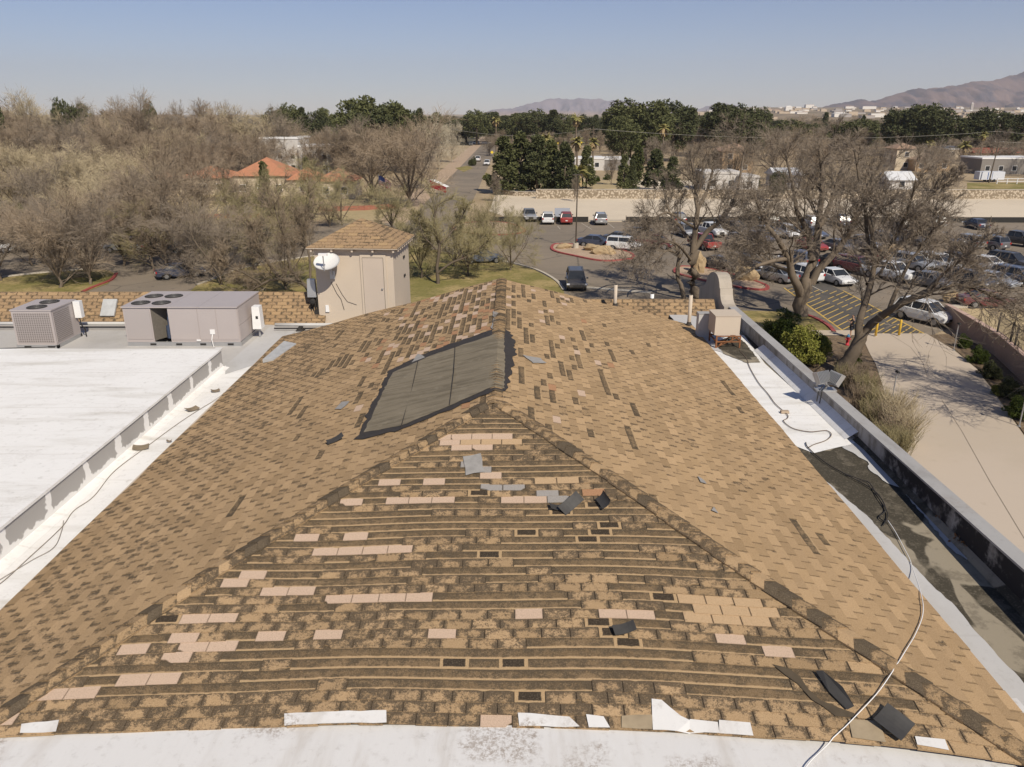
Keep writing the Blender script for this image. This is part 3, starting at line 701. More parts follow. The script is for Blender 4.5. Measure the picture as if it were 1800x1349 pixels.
for i, a in enumerate(starts):
    ts = [t for t in (hitseg(a, dv, Q0, Q1), hitseg(a, dv, L0, Q0)) if t]
    if not ts: continue
    b = a+dv*min(ts)
    for (u0, u1) in ((.02,.44),(.50,.68),(.73,.98)):
        if i % 6 == 5 and u0 == .5: continue
        stripe(mb, a.lerp(b, u0), a.lerp(b, u1-R.random()*.03), .11)
structure(mb.build('yellow_lane_marking', M['yellow']))
mb = MB()
for (a, b) in [((1022,393),(1040,404)),((1069,393),(1080,402)),((1120,394),(1132,403)),((985,404),(980,398)),((1300,396),(1330,406)),((1395,396),(1430,410)),((1540,400),(1580,412)),((1650,420),(1690,437)),((1700,410),(1740,424)),((1565,440),(1600,455)),((1400,440),(1440,455)),((1335,440),(1370,455)),((1420,500),(1450,515)),((1500,500),(1530,515)),((1440,470),(1470,485)),((1030,506),(1145,515)),((1625,575),(1660,583))]:
    stripe(mb, pix(a[0], a[1]), pix(b[0], b[1]), .12 if a[0] != 1030 else .9)
structure(mb.build('white_lane_marking', M['whitepaint']))

# far terrain: rising alluvial slope on the right, mountain ranges
def fbm(x, y, seed=0):
    from mathutils import noise
    return noise.fractal(Vector((x+seed*7.3, y-seed*3.1, seed*1.7)), .9, 2.1, 6)
def mount(name, prof, Y0, Ycrest, Yback, amp, mat, nx=260, ny=46, base_py=203, sx=6.0):
    xs = np.linspace(prof[0][0], prof[-1][0], nx); hs = np.interp(xs, [p[0] for p in prof], [p[1] for p in prof])
    V = []; 
    for i, px in enumerate(xs):
        pc = pixy(px, hs[i], Ycrest); zt = pc.z
        for j in range(ny):
            f = j/(ny-1)
            if f < .72: Y = Y0+(Ycrest-Y0)*f/.72; g = (f/.72)
            else: Y = Ycrest+(Yback-Ycrest)*(f-.72)/.28; g = 1-(f-.72)/.28
            X = (px-900)/F*(Ycrest*cP)*1.0 * (Y/Ycrest)**.35 if False else pc.x*(.85+.15*Y/Ycrest)
            z_ = 0; nn = fbm(X/amp[1], Y/amp[1]); rid = abs(fbm(X/(amp[1]*.45), Y/(amp[1]*1.6), 3)) + .55*abs(fbm(X/(amp[1]*.14)+z_*0, Y/(amp[1]*.5), 9))
            z = zt*g**1.35 + (nn*amp[0] - rid*amp[0]*1.5)*math.sin(math.pi*min(1, g))*min(1, zt/200) + (fbm(X/60, Y/200, 5)*amp[0]*.12 if g > .98 else 0)
            V.append((X, Y, max(z, -20)))
    Fc = [(i*ny+j, (i+1)*ny+j, (i+1)*ny+j+1, i*ny+j+1) for i in range(nx-1) for j in range(ny-1)]
    mb = MB(); mb.add(V, Fc); o = mb.build(name, mat, smooth=True); o['kind'] = 'structure'; return o
def rockmat(name, a, b, s):
    n = NB(name, .95, .05); p = n.geo()
    c = n.mix(n.step(n.noise(n.scalev(p, (1, .5, 1)), s, 7, .65), .4, .62), a, b)
    sep = n.node('ShaderNodeSeparateXYZ', {0: p}); lo = n.step(sep.outputs[2], 75, 5); c = n.mix(n.math('MULTIPLY', lo, .7), c, (.38,.26,.17)); n.color(c); return n.mat
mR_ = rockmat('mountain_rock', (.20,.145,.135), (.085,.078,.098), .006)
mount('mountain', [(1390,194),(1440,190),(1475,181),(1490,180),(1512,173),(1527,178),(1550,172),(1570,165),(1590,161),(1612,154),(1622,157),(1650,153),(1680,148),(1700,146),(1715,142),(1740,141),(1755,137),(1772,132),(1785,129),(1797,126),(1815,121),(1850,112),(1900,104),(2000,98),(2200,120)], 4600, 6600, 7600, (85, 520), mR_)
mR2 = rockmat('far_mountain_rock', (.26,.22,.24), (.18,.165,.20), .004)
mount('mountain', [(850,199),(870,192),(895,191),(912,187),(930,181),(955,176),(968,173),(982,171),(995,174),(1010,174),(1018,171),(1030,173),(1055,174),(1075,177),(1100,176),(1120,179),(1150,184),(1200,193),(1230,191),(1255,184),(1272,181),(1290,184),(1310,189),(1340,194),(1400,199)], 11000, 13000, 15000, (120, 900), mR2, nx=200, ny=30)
# gently rising desert slope under the far city
def slope_z(X, Y): 
    f = max(0, min(1, (Y-900)/3800)); g = max(0, min(1, (X/Y-.16)/.12)); return (3+47*f**1.2)*g*min(1, f*6) - 2*(1-g) - (0 if f > 0 else 2)
mb = MB(); V = []
for i in range(60):
    for j in range(30):
        Y = 800+(j/29)**1.5*4400; X = Y*(.12+.75*i/59); V.append((X, Y, slope_z(X, Y)))
mb.add(V, [(i*30+j, (i+1)*30+j, (i+1)*30+j+1, i*30+j+1) for i in range(59) for j in range(29)])
structure(mb.build('hillside', ground_mat('desert_slope', (.36,.27,.18), (.25,.19,.13), (.12,.11,.07), .006, .03, cm=(.45,.6))))
# far city on the slope
CG = 'distant pale buildings of the town below the mountains'
cw = [flat('far_wall_white', (.72,.68,.62), var=.05), flat('far_wall_tan', (.50,.40,.29), var=.05), flat('far_wall_gray', (.40,.36,.33), var=.05)]
fr_ = flat('far_roof', (.35,.25,.19), var=.1)
R = random.Random(77)
def distant(px, Y, w, h, mi, lab=None):
    X = (px-900)/F*(Y*cP+(CH)*sP); z = slope_z(X, Y)
    mb = MB(); d = w*.6; mb.box(-w/2, -d/2, -3, w/2, d/2, h); m2 = MB()
    if R.random() < .5: m2.add([(-w/2-.4,-d/2-.4,h+.02),(w/2+.4,-d/2-.4,h+.02),(w/2+.4,d/2+.4,h+.02),(-w/2-.4,d/2+.4,h+.02),(-w/4,0,h+h*.3),(w/4,0,h+h*.3)], [(0,1,5,4),(1,2,5),(2,3,4,5),(3,0,4)])
    else: m2.box(-w/2-.2, -d/2-.2, h+.01, w/2+.2, d/2+.2, h+.5)
    e = empty('distant_building', (X, Y, z), 0, lab or 'tiny pale building among many in the distant town below the mountains', 'building', None if lab else CG)
    mb.build('wall', cw[mi], e); m2.build('roof', fr_ if R.random() < .6 else cw[mi], e); return e
distant(1420, 4300, 42, 16, 0, 'large white block standing above the far town at the foot of the small hill')
distant(1384, 3000, 24, 13, 0, 'small white dome-like block left of the large white far building')
distant(1490, 3900, 40, 10, 0, 'long white industrial shed in the far town')
distant(1523, 3700, 60, 11, 0, 'second long white shed beside the industrial shed in the far town')
distant(1705, 3300, 10, 22, 2, 'narrow bluish tower rising over the far town on the right')
for i in range(170):
    px = R.uniform(1215, 1815)
    if px < 1350: Y = R.uniform(2300, 4200)
    else: Y = R.uniform(1300, 4400)
    distant(px, Y, R.uniform(9, 30), R.uniform(3.5, 8), R.choice([0,0,1,1,2]))
# ------------------------------------------------------------------ trees
def unit(a): return a/np.maximum(np.linalg.norm(a, axis=-1, keepdims=True), 1e-9)
def tubes_np(P, Rd, sides):
    """P (N,k,3), Rd (N,k) -> verts, quads"""
    N, k, _ = P.shape; T = np.gradient(P, axis=1); T = unit(T)
    ref = np.zeros((N, 1, 3)); m = np.abs(T[:, 0, 2]) < .85; ref[m, 0, 2] = 1; ref[~m, 0, 0] = 1
    A = unit(ref - T*(T*ref).sum(-1, keepdims=True)); B = np.cross(T, A)
    an = np.arange(sides)*2*math.pi/sides
    V = P[:, :, None, :] + (A[:, :, None, :]*np.cos(an)[None, None, :, None] + B[:, :, None, :]*np.sin(an)[None, None, :, None])*Rd[:, :, None, None]
    idx = np.arange(N*k*sides).reshape(N, k, sides); nx = np.roll(idx, -1, axis=2)
    Fq = np.stack([idx[:, :-1], nx[:, :-1], nx[:, 1:], idx[:, 1:]], -1).reshape(-1, 4)
    return V.reshape(-1, 3), Fq
def sprout(rng, P, Rd, n, ln, ang, k, rr, wob=.18, up=.0, t0=.25, lenfall=.45, rmin=.006, sprd=None):
    """children of each parent polyline"""
    N, kp, _ = P.shape; par = np.repeat(np.arange(N), n); t = t0+(1-t0)*rng.random(N*n)**.8; f = t*(kp-1); i0 = np.minimum(f.astype(int), kp-2); u = (f-i0)[:, None]
    base = P[par, i0]*(1-u)+P[par, i0+1]*u; tan = unit(P[par, i0+1]-P[par, i0]); rb = Rd[par, i0]*(1-u[:, 0])+Rd[par, i0+1]*u[:, 0]
    plen = np.linalg.norm(np.diff(P, axis=1), axis=-1).sum(1)[par]
    rnd = unit(rng.normal(size=(N*n, 3))); side = unit(rnd - tan*(rnd*tan).sum(-1, keepdims=True))
    a = np.radians(ang[0]+(ang[1]-ang[0])*rng.random(N*n))[:, None]; d = tan*np.cos(a)+side*np.sin(a); d[:, 2] += up; d = unit(d)
    L = plen*(ln[0]+(ln[1]-ln[0])*rng.random(N*n))*(1-lenfall*t)
    Q = np.zeros((N*n, k, 3)); Q[:, 0] = base; cur = d
    for j in range(1, k):
        Q[:, j] = Q[:, j-1]+cur*(L/(k-1))[:, None]; cur = unit(cur+rng.normal(size=cur.shape)*wob+np.array([0, 0, up*.35]))
    r0 = np.maximum(rb*rr, rmin); R = r0[:, None]*np.linspace(1, .45, k)[None, :]
    return Q, np.maximum(R, rmin*.6)
def bez(pts, k):
    pts = np.array(pts, float); t = np.linspace(0, len(pts)-1, k); i = np.minimum(t.astype(int), len(pts)-2); u = (t-i)[:, None]
    p1 = pts[i]; p2 = pts[i+1]; p0 = pts[np.maximum(i-1, 0)]; p3 = pts[np.minimum(i+2, len(pts)-1)]
    return .5*(2*p1+(p2-p0)*u+(2*p0-5*p1+4*p2-p3)*u**2+(3*p1-p0-3*p2+p3)*u**3)
def bare_tree(name, rng, limbs, mats, spec, parent=None, skip0=0):
    """limbs: list of (points, r0, r1). spec: list of sprout kwargs; first `nb` levels go to the trunk part"""
    k = 9; P = np.array([bez(l[0], k) for l in limbs]); Rd = np.array([np.linspace(l[1], l[2], k) for l in limbs])
    P[:, 1:] += rng.normal(size=P[:, 1:].shape)*Rd[:, 1:, None]*.25
    tv, tf = tubes_np(P, Rd, 8); Vs = [tv]; Fs = [tf]; off = len(tv); CV = []; CF = []; co = 0; cur = (P, Rd)
    start = spec[0].pop('skip', 0) if isinstance(spec[0], dict) else 0
    src = (P[skip0:], Rd[skip0:])
    for li, sp in enumerate(spec):
        sp = dict(sp); part = sp.pop('part', 'crown'); sd_ = sp.pop('sides', 3)
        Q, Rq = sprout(rng, src[0], src[1], **sp); v, f = tubes_np(Q, Rq, sd_)
        if part == 'trunk': Vs.append(v); Fs.append(f+off); off += len(v)
        else: CV.append(v); CF.append(f+co); co += len(v)
        if sp.get('n') and li+1 < len(spec):
            # grow the next level from this level together with the previous one's outer parts
            src = (Q, Rq) 
    tr = np_mesh('trunk', np.concatenate(Vs), np.concatenate(Fs), mats[0], parent, True)
    cr = np_mesh('crown', np.concatenate(CV), np.concatenate(CF), mats[1], parent, False)
    return tr, cr
def twigmat(name, c, c2):
    n = NB(name, .9, .08); oi = n.node('ShaderNodeObjectInfo').outputs['Random']; p = n.obj()
    col = n.mix(n.noise(p, .5, 3), c, c2); col = n.mix(n.math('MULTIPLY', oi, .35), col, tuple(x*.72 for x in c2)); n.color(col); return n.mat
TWG = {'brown': twigmat('brown_twigs', (.34,.265,.185), (.20,.155,.11)), 'tan': twigmat('pale_tan_twigs', (.52,.43,.28), (.36,.295,.19)), 'green': twigmat('budding_twigs', (.36,.31,.16), (.23,.195,.11)), 'gray': twigmat('gray_twigs', (.31,.255,.195), (.18,.145,.11)), 'white': twigmat('whitish_twigs', (.52,.46,.35), (.42,.36,.26))}
BARK = {'d': stucco('dark_bark', (.17,.135,.10), .5), 'm': M['bark'], 'l': stucco('pale_bark', (.40,.34,.25), .6)}
SPEC_FAR = [dict(n=5, ln=(.5,.85), ang=(25,70), k=4, rr=.45, up=.06, t0=.12, part='trunk', sides=4, wob=.25), dict(n=7, ln=(.45,.85), ang=(22,60), k=4, rr=.45, up=.06, t0=.1, rmin=.02, wob=.2), dict(n=7, ln=(.5,.95), ang=(18,52), k=3, rr=.55, up=.05, t0=.05, rmin=.016, wob=.15, lenfall=.3), dict(n=3, ln=(.5,1.0), ang=(15,45), k=2, rr=.7, t0=.05, rmin=.015, lenfall=.3)]
def proto_limbs(rng, h, nl=6, spread=.55, trunk=.22, r=.022):
    tz = h*trunk; L = [([(0,0,-.3),(rng.normal()*.02*h,rng.normal()*.02*h,tz*.5),(0,0,tz),(rng.normal()*.03*h,rng.normal()*.03*h,h*.6)], r*h, r*h*.35)]
    for i in range(nl):
        a = 2*math.pi*(i+rng.random()*.6)/nl; e = spread*(.6+.5*rng.random()); z0 = tz*(.6+.5*rng.random()); hh = h*(.62+.22*rng.random())
        L.append(([(0,0,z0),(math.cos(a)*e*h*.25,math.sin(a)*e*h*.25,z0+(hh-z0)*.35),(math.cos(a)*e*h*.5,math.sin(a)*e*h*.5,z0+(hh-z0)*.7),(math.cos(a)*e*h*.62,math.sin(a)*e*h*.62,hh)], r*h*.6, r*h*.16))
    return L
PROTO = {}
for i in range(5):
    rng = np.random.default_rng(40+i); e = empty('proto')
    bare_tree('t', rng, proto_limbs(rng, 12, 6 if i < 3 else 5, [.5,.6,.42,.33,.65][i], [.2,.15,.25,.2,.12][i]), (BARK['m'], TWG['brown']), SPEC_FAR, e); PROTO[i] = e
def put_tree(pi, X, Y, h, tw, bk, label, group=None, name='bare_tree', wide=1.0, cat='tree', rz=None, z=0):
    src = PROTO[pi]; c = copy_tree(src); c.name = name; s = h/12; c.scale = (s*wide, s*wide, s); c.location = (X, Y, z); c.rotation_euler = (0, 0, RT.random()*6.28 if rz is None else rz)
    tag(c, label, cat, group)
    for ch in c.children:
        ch.name = 'trunk' if ch.name.startswith('trunk') else 'crown'
        ch.material_slots[0].link = 'OBJECT'; ch.material_slots[0].material = BARK[bk] if ch.name.startswith('trunk') else TWG[tw]
    return c
RT = random.Random(11)
def Zc_y(Zc): return (Zc-CH*sP)/cP
def top_h(py, Zc): return CH-(py-200)*cP*Zc/F
def ptree(px, pytop, Zc, pi, tw, bk, label, group=None, wide=1.0, name='bare_tree'):
    X = (px-900)/F*Zc; return put_tree(pi, X, Zc_y(Zc), max(3, top_h(pytop, Zc))*.88, tw, bk, label, group, name, wide)
sil = lambda x: np.interp(x, [-200,0,50,100,150,180,220,260,300,340,400,450,500,550,600,650,700,760,800,830], [158,168,158,178,186,172,166,176,172,174,178,186,198,210,206,215,208,205,200,214])
G1 = 'bare trees forming the far wood on the left horizon'
x = -120
while x < 745:
    ptree(x, sil(x)+RT.uniform(-4, 12), RT.uniform(210, 250), RT.randrange(5), RT.choice(['brown','gray','brown','tan'] if x < 700 else ['brown','green','white']), RT.choice('dmm'), 'leafless brown tree in the far wood under the left horizon', G1, RT.uniform(.8, 1.1)); x += RT.uniform(15, 25)
G2 = 'bare trees in the middle of the left wood'
x = -160
while x < 470:
    ptree(x, sil(x)+RT.uniform(28, 48), RT.uniform(165, 195), RT.randrange(5), RT.choice(['brown','gray','tan','brown']), RT.choice('dm'), 'leafless brown tree in the middle of the left wood behind the pale ones', G2, RT.uniform(.85, 1.15)); x += RT.uniform(20, 32)
G3 = 'pale tan bare trees at the left edge'
x = -120
while x < 250:
    ptree(x, RT.uniform(232, 262), RT.uniform(128, 150), RT.randrange(5), 'tan' if RT.random() < .8 else 'brown', RT.choice('lm'), 'pale tan leafless tree in front of the brown wood at the left edge', G3, RT.uniform(.9, 1.2)); x += RT.uniform(26, 38)
G5 = 'bare trees around the left street'
x = -110
while x < 600:
    if not 380 < x < 430: ptree(x, RT.uniform(318, 352), RT.uniform(92, 122), RT.choice([1,4,0,4]), RT.choice(['brown','gray','tan'] if x < 300 else ['green','brown','green']), RT.choice('dm'), 'bushy bare tree beside the parked cars on the left street', G5, RT.uniform(1.0, 1.3))
    x += RT.uniform(32, 46)
G7 = 'bare trees in front of the left street'
x = -60
while x < 540:
    ptree(x, RT.uniform(335, 385), RT.uniform(73, 88), RT.choice([0,1,2,4]), RT.choice(['brown','gray'] if x < 250 else ['green','brown','gray']), RT.choice('ddm'), 'bare tree rising from the lawn or kerb in front of the left street', G7, RT.uniform(.9, 1.2)); x += RT.uniform(48, 70)
G6 = 'bare trees standing before the dry field at left'
x = -110
while x < 300:
    ptree(x, RT.uniform(270, 300), RT.uniform(118, 135), RT.choice([1,4,0]), RT.choice(['brown','gray','tan','tan']), RT.choice('ddl'), 'bare tree at the near edge of the dry field at left', G6, RT.uniform(1.0, 1.3)); x += RT.uniform(38, 56)
# trees round the houses in the middle left
for k, (px, py, Z, pi, tw, bk, w, lab) in enumerate([
 (300,238,185,0,'brown','d',1.0,'brown bare tree rising left of the orange roofed house'),
 (262,250,150,4,'brown','d',1.0,'bare tree with a dark leaning trunk left of the orange roofs'),
 (345,236,165,1,'brown','m',.9,'grayish bare tree in front of the small orange roof'),
 (395,262,150,3,'brown','m',.9,'slim bare tree between the orange roofs'),
 (470,222,215,0,'gray','m',1.0,'bare tree behind the orange roofs and left of the white flat house'),
 (505,236,240,1,'brown','m',.9,'bare tree growing before the white flat house'),
 (600,228,210,1,'brown','d',1.1,'bare tree between the white flat house and the big dark trunked tree'),
 (655,215,150,0,'brown','d',1.15,'wide bare tree left of the street with arching limbs'),
 (720,205,140,1,'brown','d',1.15,'large bare tree with a thick dark trunk beside the street'),
 (742,212,175,0,'gray','d',.8,'bare tree leaning over the left kerb of the street'),
 (772,196,235,3,'white','l',.7,'tall whitish tree on the left side of the street'),
 (795,200,270,3,'white','l',.6,'whitish poplar like tree nearest the end of the street'),
 (552,268,125,2,'green','m',.95,'bare tree with yellowish buds behind the rooftop shed, on its left'),
 (500,285,105,0,'green','m',.9,'bushy budding tree left of the rooftop shed'),
 (600,290,118,4,'green','m',.9,'budding tree directly behind the shed roof'),
 (450,300,96,1,'green','m',1.0,'budding tree over the lawn right of the large air conditioner'),
 (690,300,110,0,'green','d',1.0,'budding tree behind the shed, on its right'),
 (395,340,88,4,'green','m',.95,'low budding tree between the parked pickup and the lawn'),
 (150,330,100,1,'brown','m',1.0,'brown bare tree behind the small air conditioner'),
 (60,345,96,0,'brown','m',1.1,'brown bare tree beside the silver car at far left'),
 (10,330,105,4,'tan','m',1.0,'pale bare tree at the left picture edge'),
 (225,300,90,2,'brown','m',1.1,'bare tree with a slim trunk by the red kerb'),
 (110,372,84,4,'brown','m',1.0,'low spreading brown tree on the left lawn'),
 (345,258,92,1,'brown','l',1.1,'tall bare tree with a pale trunk behind the large air conditioner'),
 (293,290,84,2,'brown','m',1.1,'slim bare tree before the dark parked sport utility vehicle'),
 (850,345,92,1,'green','m',.9,'budding tree left of the ridge with twigs hanging over the lawn'),
 (905,345,99,0,'green','m',.62,'right hand budding tree reaching toward the light pole'),
 (800,352,86,4,'green','d',.9,'low budding tree with a crooked dark trunk right of the shed'),
 (740,350,80,0,'green','d',.8,'budding tree touching the right wall of the shed'),
 (898,368,84,4,'green','m',.9,'low budding tree spreading over the lawn kerb right of the ridge'),
 (822,362,81,0,'green','d',1.0,'broad budding tree over the lawn between the shed and the ridge'),
 (872,300,150,2,'gray','d',.55,'thin dark trunk standing at the right kerb of the street')]):
    ptree(px, py, Z, pi, tw, bk, lab, None, w)
# right hand background bare trees
G4 = 'bare trees filling the right background below the town'
x = 1080
while x < 1860:
    ptree(x, RT.uniform(212, 232), RT.uniform(300, 380), RT.randrange(5), RT.choice(['brown','gray']), RT.choice('dm'), 'leafless brown tree in the right background below the distant town', G4, RT.uniform(.9, 1.3)); x += RT.uniform(15, 24)
x = 1130
while x < 1860:
    ptree(x, RT.uniform(203, 214), RT.uniform(520, 680), RT.randrange(5), RT.choice(['brown','gray']), 'm', 'leafless brown tree in the right background below the distant town', G4, RT.uniform(1.1, 1.6)); x += RT.uniform(11, 18)
x = 1130
while x < 1870:
    ptree(x, RT.uniform(228, 256), RT.uniform(205, 300), RT.randrange(5), RT.choice(['brown','gray','brown']), RT.choice('dm'), 'leafless brown tree in the right background below the distant town', G4, RT.uniform(1.0, 1.4)); x += RT.uniform(22, 34)
x = 860
while x < 1120:
    ptree(x, RT.uniform(222, 236), RT.uniform(300, 400), RT.randrange(5), RT.choice(['brown','gray']), 'm', 'leafless brown tree behind the conifers in the centre background', 'bare trees behind the central conifers', RT.uniform(.9, 1.2)); x += RT.uniform(18, 28)
for (px, py, Z, pi, tw, w, lab) in [(1075,262,185,2,'gray',.6,'small bare tree in the yard before the white low house'),(1010,305,150,2,'gray',.45,'small dark leafless tree beside the two yard trees'),(1290,232,190,0,'brown',1.1,'bare tree behind the white walled house on the right'),(1430,228,170,1,'brown',1.1,'bare tree behind the cottonwoods on the far side of the basin'),(1530,236,180,0,'gray',1.1,'grayish bare tree near the brown tower house'),(1640,250,170,1,'gray',1.0,'bare tree right of the white shed beyond the basin'),(1360,238,200,4,'brown',1.2,'spreading bare tree between the white walled house and the brown tower')]:
    ptree(px, py, Z, pi, tw, 'm', lab, None, w)

put_tree(1, 31.5, 38.0, 9.0, 'gray', 'd', 'unseen bare tree added just outside the right picture edge to cast the driveway shadow', None)  # extra tree out of view, placed to throw its branch shadow onto the driveway
# foreground cottonwoods: hand-set limbs from the picture
SPEC_NEAR = [dict(n=12, ln=(.25,.55), ang=(20,60), k=7, rr=.30, up=.12, t0=.22, part='trunk', sides=5, wob=.2, rmin=.028), dict(n=8, ln=(.4,.8), ang=(20,55), k=6, rr=.45, up=.06, t0=.1, part='crown', sides=4, wob=.18, rmin=.017), dict(n=7, ln=(.5,.95), ang=(18,50), k=5, rr=.55, up=.05, t0=.05, wob=.14, lenfall=.3, rmin=.011), dict(n=4, ln=(.4,.9), ang=(15,45), k=3, rr=.7, up=.05, t0=.05, wob=.12, lenfall=.3, rmin=.010)]
def near_tree(seed, limbs, Y, label, tw='gray', bk='m', spec=SPEC_NEAR, name='cottonwood_tree'):
    """limbs: [(list of (px,py,dY)), r0, r1]"""
    rng = np.random.default_rng(seed); L = []
    base = None
    for pts, r0, r1 in limbs:
        P = [pixy(a, b, Y+d) for a, b, d in pts]
        if base is None: base = Vector((P[0].x, P[0].y, 0))
        L.append(([tuple(p-base) for p in P], r0, r1))
    e = empty(name, base, 0, label, 'tree'); bare_tree(name, rng, L, (BARK[bk], TWG[tw]), [dict(s) for s in spec], e, 1 if seed in (1, 2, 3) else 0); return e
yA = pix(1408, 556).y
near_tree(1, [([(1408,560,0),(1410,530,0),(1416,510,0),(1418,495,0)], .62, .45), ([(1416,512,0),(1425,480,1),(1430,440,2),(1440,380,3),(1446,320,3),(1440,260,3)], .5, .12), ([(1408,520,0),(1396,490,-1),(1384,455,-1),(1368,420,-2),(1345,390,-2),(1325,340,-3)], .38, .08),
 ([(1426,500,0),(1450,460,0),(1480,430,0),(1500,390,-1),(1530,340,-2),(1560,290,-2)], .35, .07), ([(1428,460,1),(1420,410,2),(1400,370,2),(1392,320,2),(1380,270,2)], .3, .07), ([(1436,400,2),(1460,360,3),(1475,310,3),(1490,260,3)], .25, .06), ([(1384,455,-1),(1350,460,-3),(1310,480,-5),(1280,500,-6)], .2, .05), ([(1396,480,0),(1370,470,2),(1320,450,4),(1300,400,6)], .2, .05)], yA, 'largest bare cottonwood, with a flared trunk rising from the lawn beyond the green bushes')
yB = pix(1482, 660).y
near_tree(2, [([(1478,668,0),(1492,640,0),(1505,612,0),(1514,590,0)], .5, .38), ([(1510,600,0),(1512,570,0),(1518,540,1),(1530,500,1),(1538,460,2),(1535,420,2),(1525,380,2)], .28, .1), ([(1512,596,0),(1535,572,0),(1560,552,-1),(1590,535,-2),(1630,512,-3),(1680,500,-3),(1730,512,-3),(1765,530,-4),(1800,548,-4)], .28, .06),
 ([(1538,470,2),(1558,440,2),(1580,405,2),(1595,370,1),(1610,320,0)], .16, .05), ([(1537,450,2),(1525,420,3),(1520,370,3),(1510,310,4),(1500,260,4)], .15, .05), ([(1560,552,-1),(1580,500,-1),(1600,460,0),(1630,420,0),(1660,370,0)], .14, .05), ([(1630,512,-3),(1660,480,-3),(1700,450,-4),(1730,420,-4)], .12, .04), ([(1600,380,1),(1640,340,1),(1680,300,1)], .1, .04), ([(1524,500,1),(1545,480,3),(1575,440,5),(1620,400,6)], .12, .04)], yB, 'leaning bare tree beside the driveway, its limbs arching over the white car', 'gray', 'd')
yC = pix(1220, 524).y
near_tree(3, [([(1222,528,0),(1219,500,0),(1216,470,0),(1220,440,0)], .48, .4), ([(1218,445,0),(1222,410,0),(1226,370,0),(1224,330,0),(1215,280,0)], .32, .08), ([(1220,440,0),(1240,412,0),(1265,390,0),(1290,360,0),(1300,310,0),(1310,260,1)], .28, .06), ([(1218,430,0),(1200,405,1),(1180,380,1),(1165,330,2)], .2, .05), ([(1226,370,0),(1245,330,2),(1255,280,2)], .2, .05), ([(1220,400,0),(1175,375,-2),(1150,385,-4),(1130,400,-5)], .14, .04), ([(1265,390,0),(1310,380,-1),(1350,375,-1)], .14, .04), ([(1216,460,0),(1190,430,-3),(1160,425,-6),(1130,450,-8)], .13, .04)], yC, 'upright bare tree between the two red kerbed islands', 'gray')
yD = pix(1200, 526).y
near_tree(4, [([(1203,526,0),(1196,500,0),(1190,480,0),(1192,450,0),(1184,420,0)], .22, .12), ([(1192,450,0),(1178,440,0),(1160,450,-1),(1140,480,-2)], .12, .04), ([(1186,430,0),(1160,425,0),(1130,440,0),(1105,465,-1)], .1, .03)], yD, 'slim crooked bare tree left of the upright one', 'gray', spec=SPEC_NEAR[:1]+[dict(n=5, ln=(.4,.75), ang=(25,65), k=4, rr=.5, up=-.05, t0=.2, sides=3, wob=.25, rmin=.014), dict(n=5, ln=(.5,.9), ang=(25,60), k=4, rr=.6, up=-.1, t0=.1, wob=.2, rmin=.009)])
# tree with heavy low limbs on the lawn left of the shed
yE = pix(470, 520).y
near_tree(5, [([(560,520,0),(530,498,0),(490,490,0),(460,500,0),(430,520,0)], .22, .08), ([(530,498,0),(510,470,0),(505,430,0),(490,390,1),(480,350,1)], .16, .05), ([(490,490,0),(470,460,0),(455,430,0),(440,390,0)], .13, .05), ([(460,500,0),(430,480,-1),(400,470,-2),(380,450,-2)], .1, .04), ([(545,508,0),(545,460,1),(535,410,2),(540,360,2)], .14, .05)], yE, 'low tree with dark horizontal limbs left of the shed', 'brown', 'd')
yF = pix(770, 500).y
near_tree(6, [([(770,505,0),(768,470,0),(772,430,0),(762,395,0),(770,360,0)], .2, .06), ([(770,480,0),(795,462,0),(825,450,0),(850,430,0)], .12, .04), ([(768,440,0),(745,415,0),(735,385,0)], .1, .04), ([(772,430,0),(800,400,1),(820,365,1)], .1, .04)], yF, 'crooked dark trunked tree on the lawn right of the shed', 'green', 'd')
for e in PROTO.values():
    for c in list(e.children): bpy.data.objects.remove(c)
    bpy.data.objects.remove(e)

# ------------------------------------------------------------------ evergreens, palms, bushes
def leafmat(name, a, b):
    n = NB(name, .8, .15); p = n.obj(); oi = n.node('ShaderNodeObjectInfo').outputs['Random']
    c = n.mix(n.step(n.noise(p, .8, 4, .6), .35, .65), a, b); c = n.mix(n.math('MULTIPLY', oi, .4), c, tuple(x*.6 for x in a)); n.color(c); return n.mat
LEAF = {'pine': leafmat('pine_needles', (.085,.092,.038), (.155,.16,.065)), 'dark': leafmat('dark_conifer_needles', (.062,.07,.032), (.11,.115,.05)), 'olive': leafmat('olive_foliage', (.07,.085,.03), (.12,.12,.045)), 'bush': leafmat('glossy_bush_leaves', (.045,.07,.015), (.10,.12,.025)), 'ybush': leafmat('yellow_green_leaves', (.16,.17,.03), (.26,.25,.06)), 'brownbush': leafmat('brown_dry_shrub', (.19,.14,.08), (.27,.20,.10)), 'palm': leafmat('palm_fronds', (.20,.19,.06), (.34,.28,.11)), 'dry': leafmat('dry_fronds', (.36,.26,.13), (.26,.19,.10))}
def clumps(rng, C, Rr, per, size, parent, mat, name='crown', up=.2):
    """C centres (n,3), Rr radii: many small three-cornered leaf tufts on lumpy clumps"""
    n = len(C); ci = np.repeat(np.arange(n), per); d = unit(rng.normal(size=(n*per, 3))+np.array([0, 0, up])); r = Rr[ci][:, None]*(.55+.5*rng.random((n*per, 1)))
    P = C[ci]+d*r*np.array([1, 1, .8]); a = unit(rng.normal(size=P.shape)*.7+d); b = unit(np.cross(a, rng.normal(size=P.shape))); s = size*(.6+.8*rng.random((n*per, 1)))
    V = np.stack([P-b*s*.45, P+b*s*.45, P+a*s*1.2+b*s*.2, P+a*s*1.2-b*s*.2], 1).reshape(-1, 3)
    return np_mesh(name, V, np.arange(len(V)).reshape(-1, 4), mat, parent)
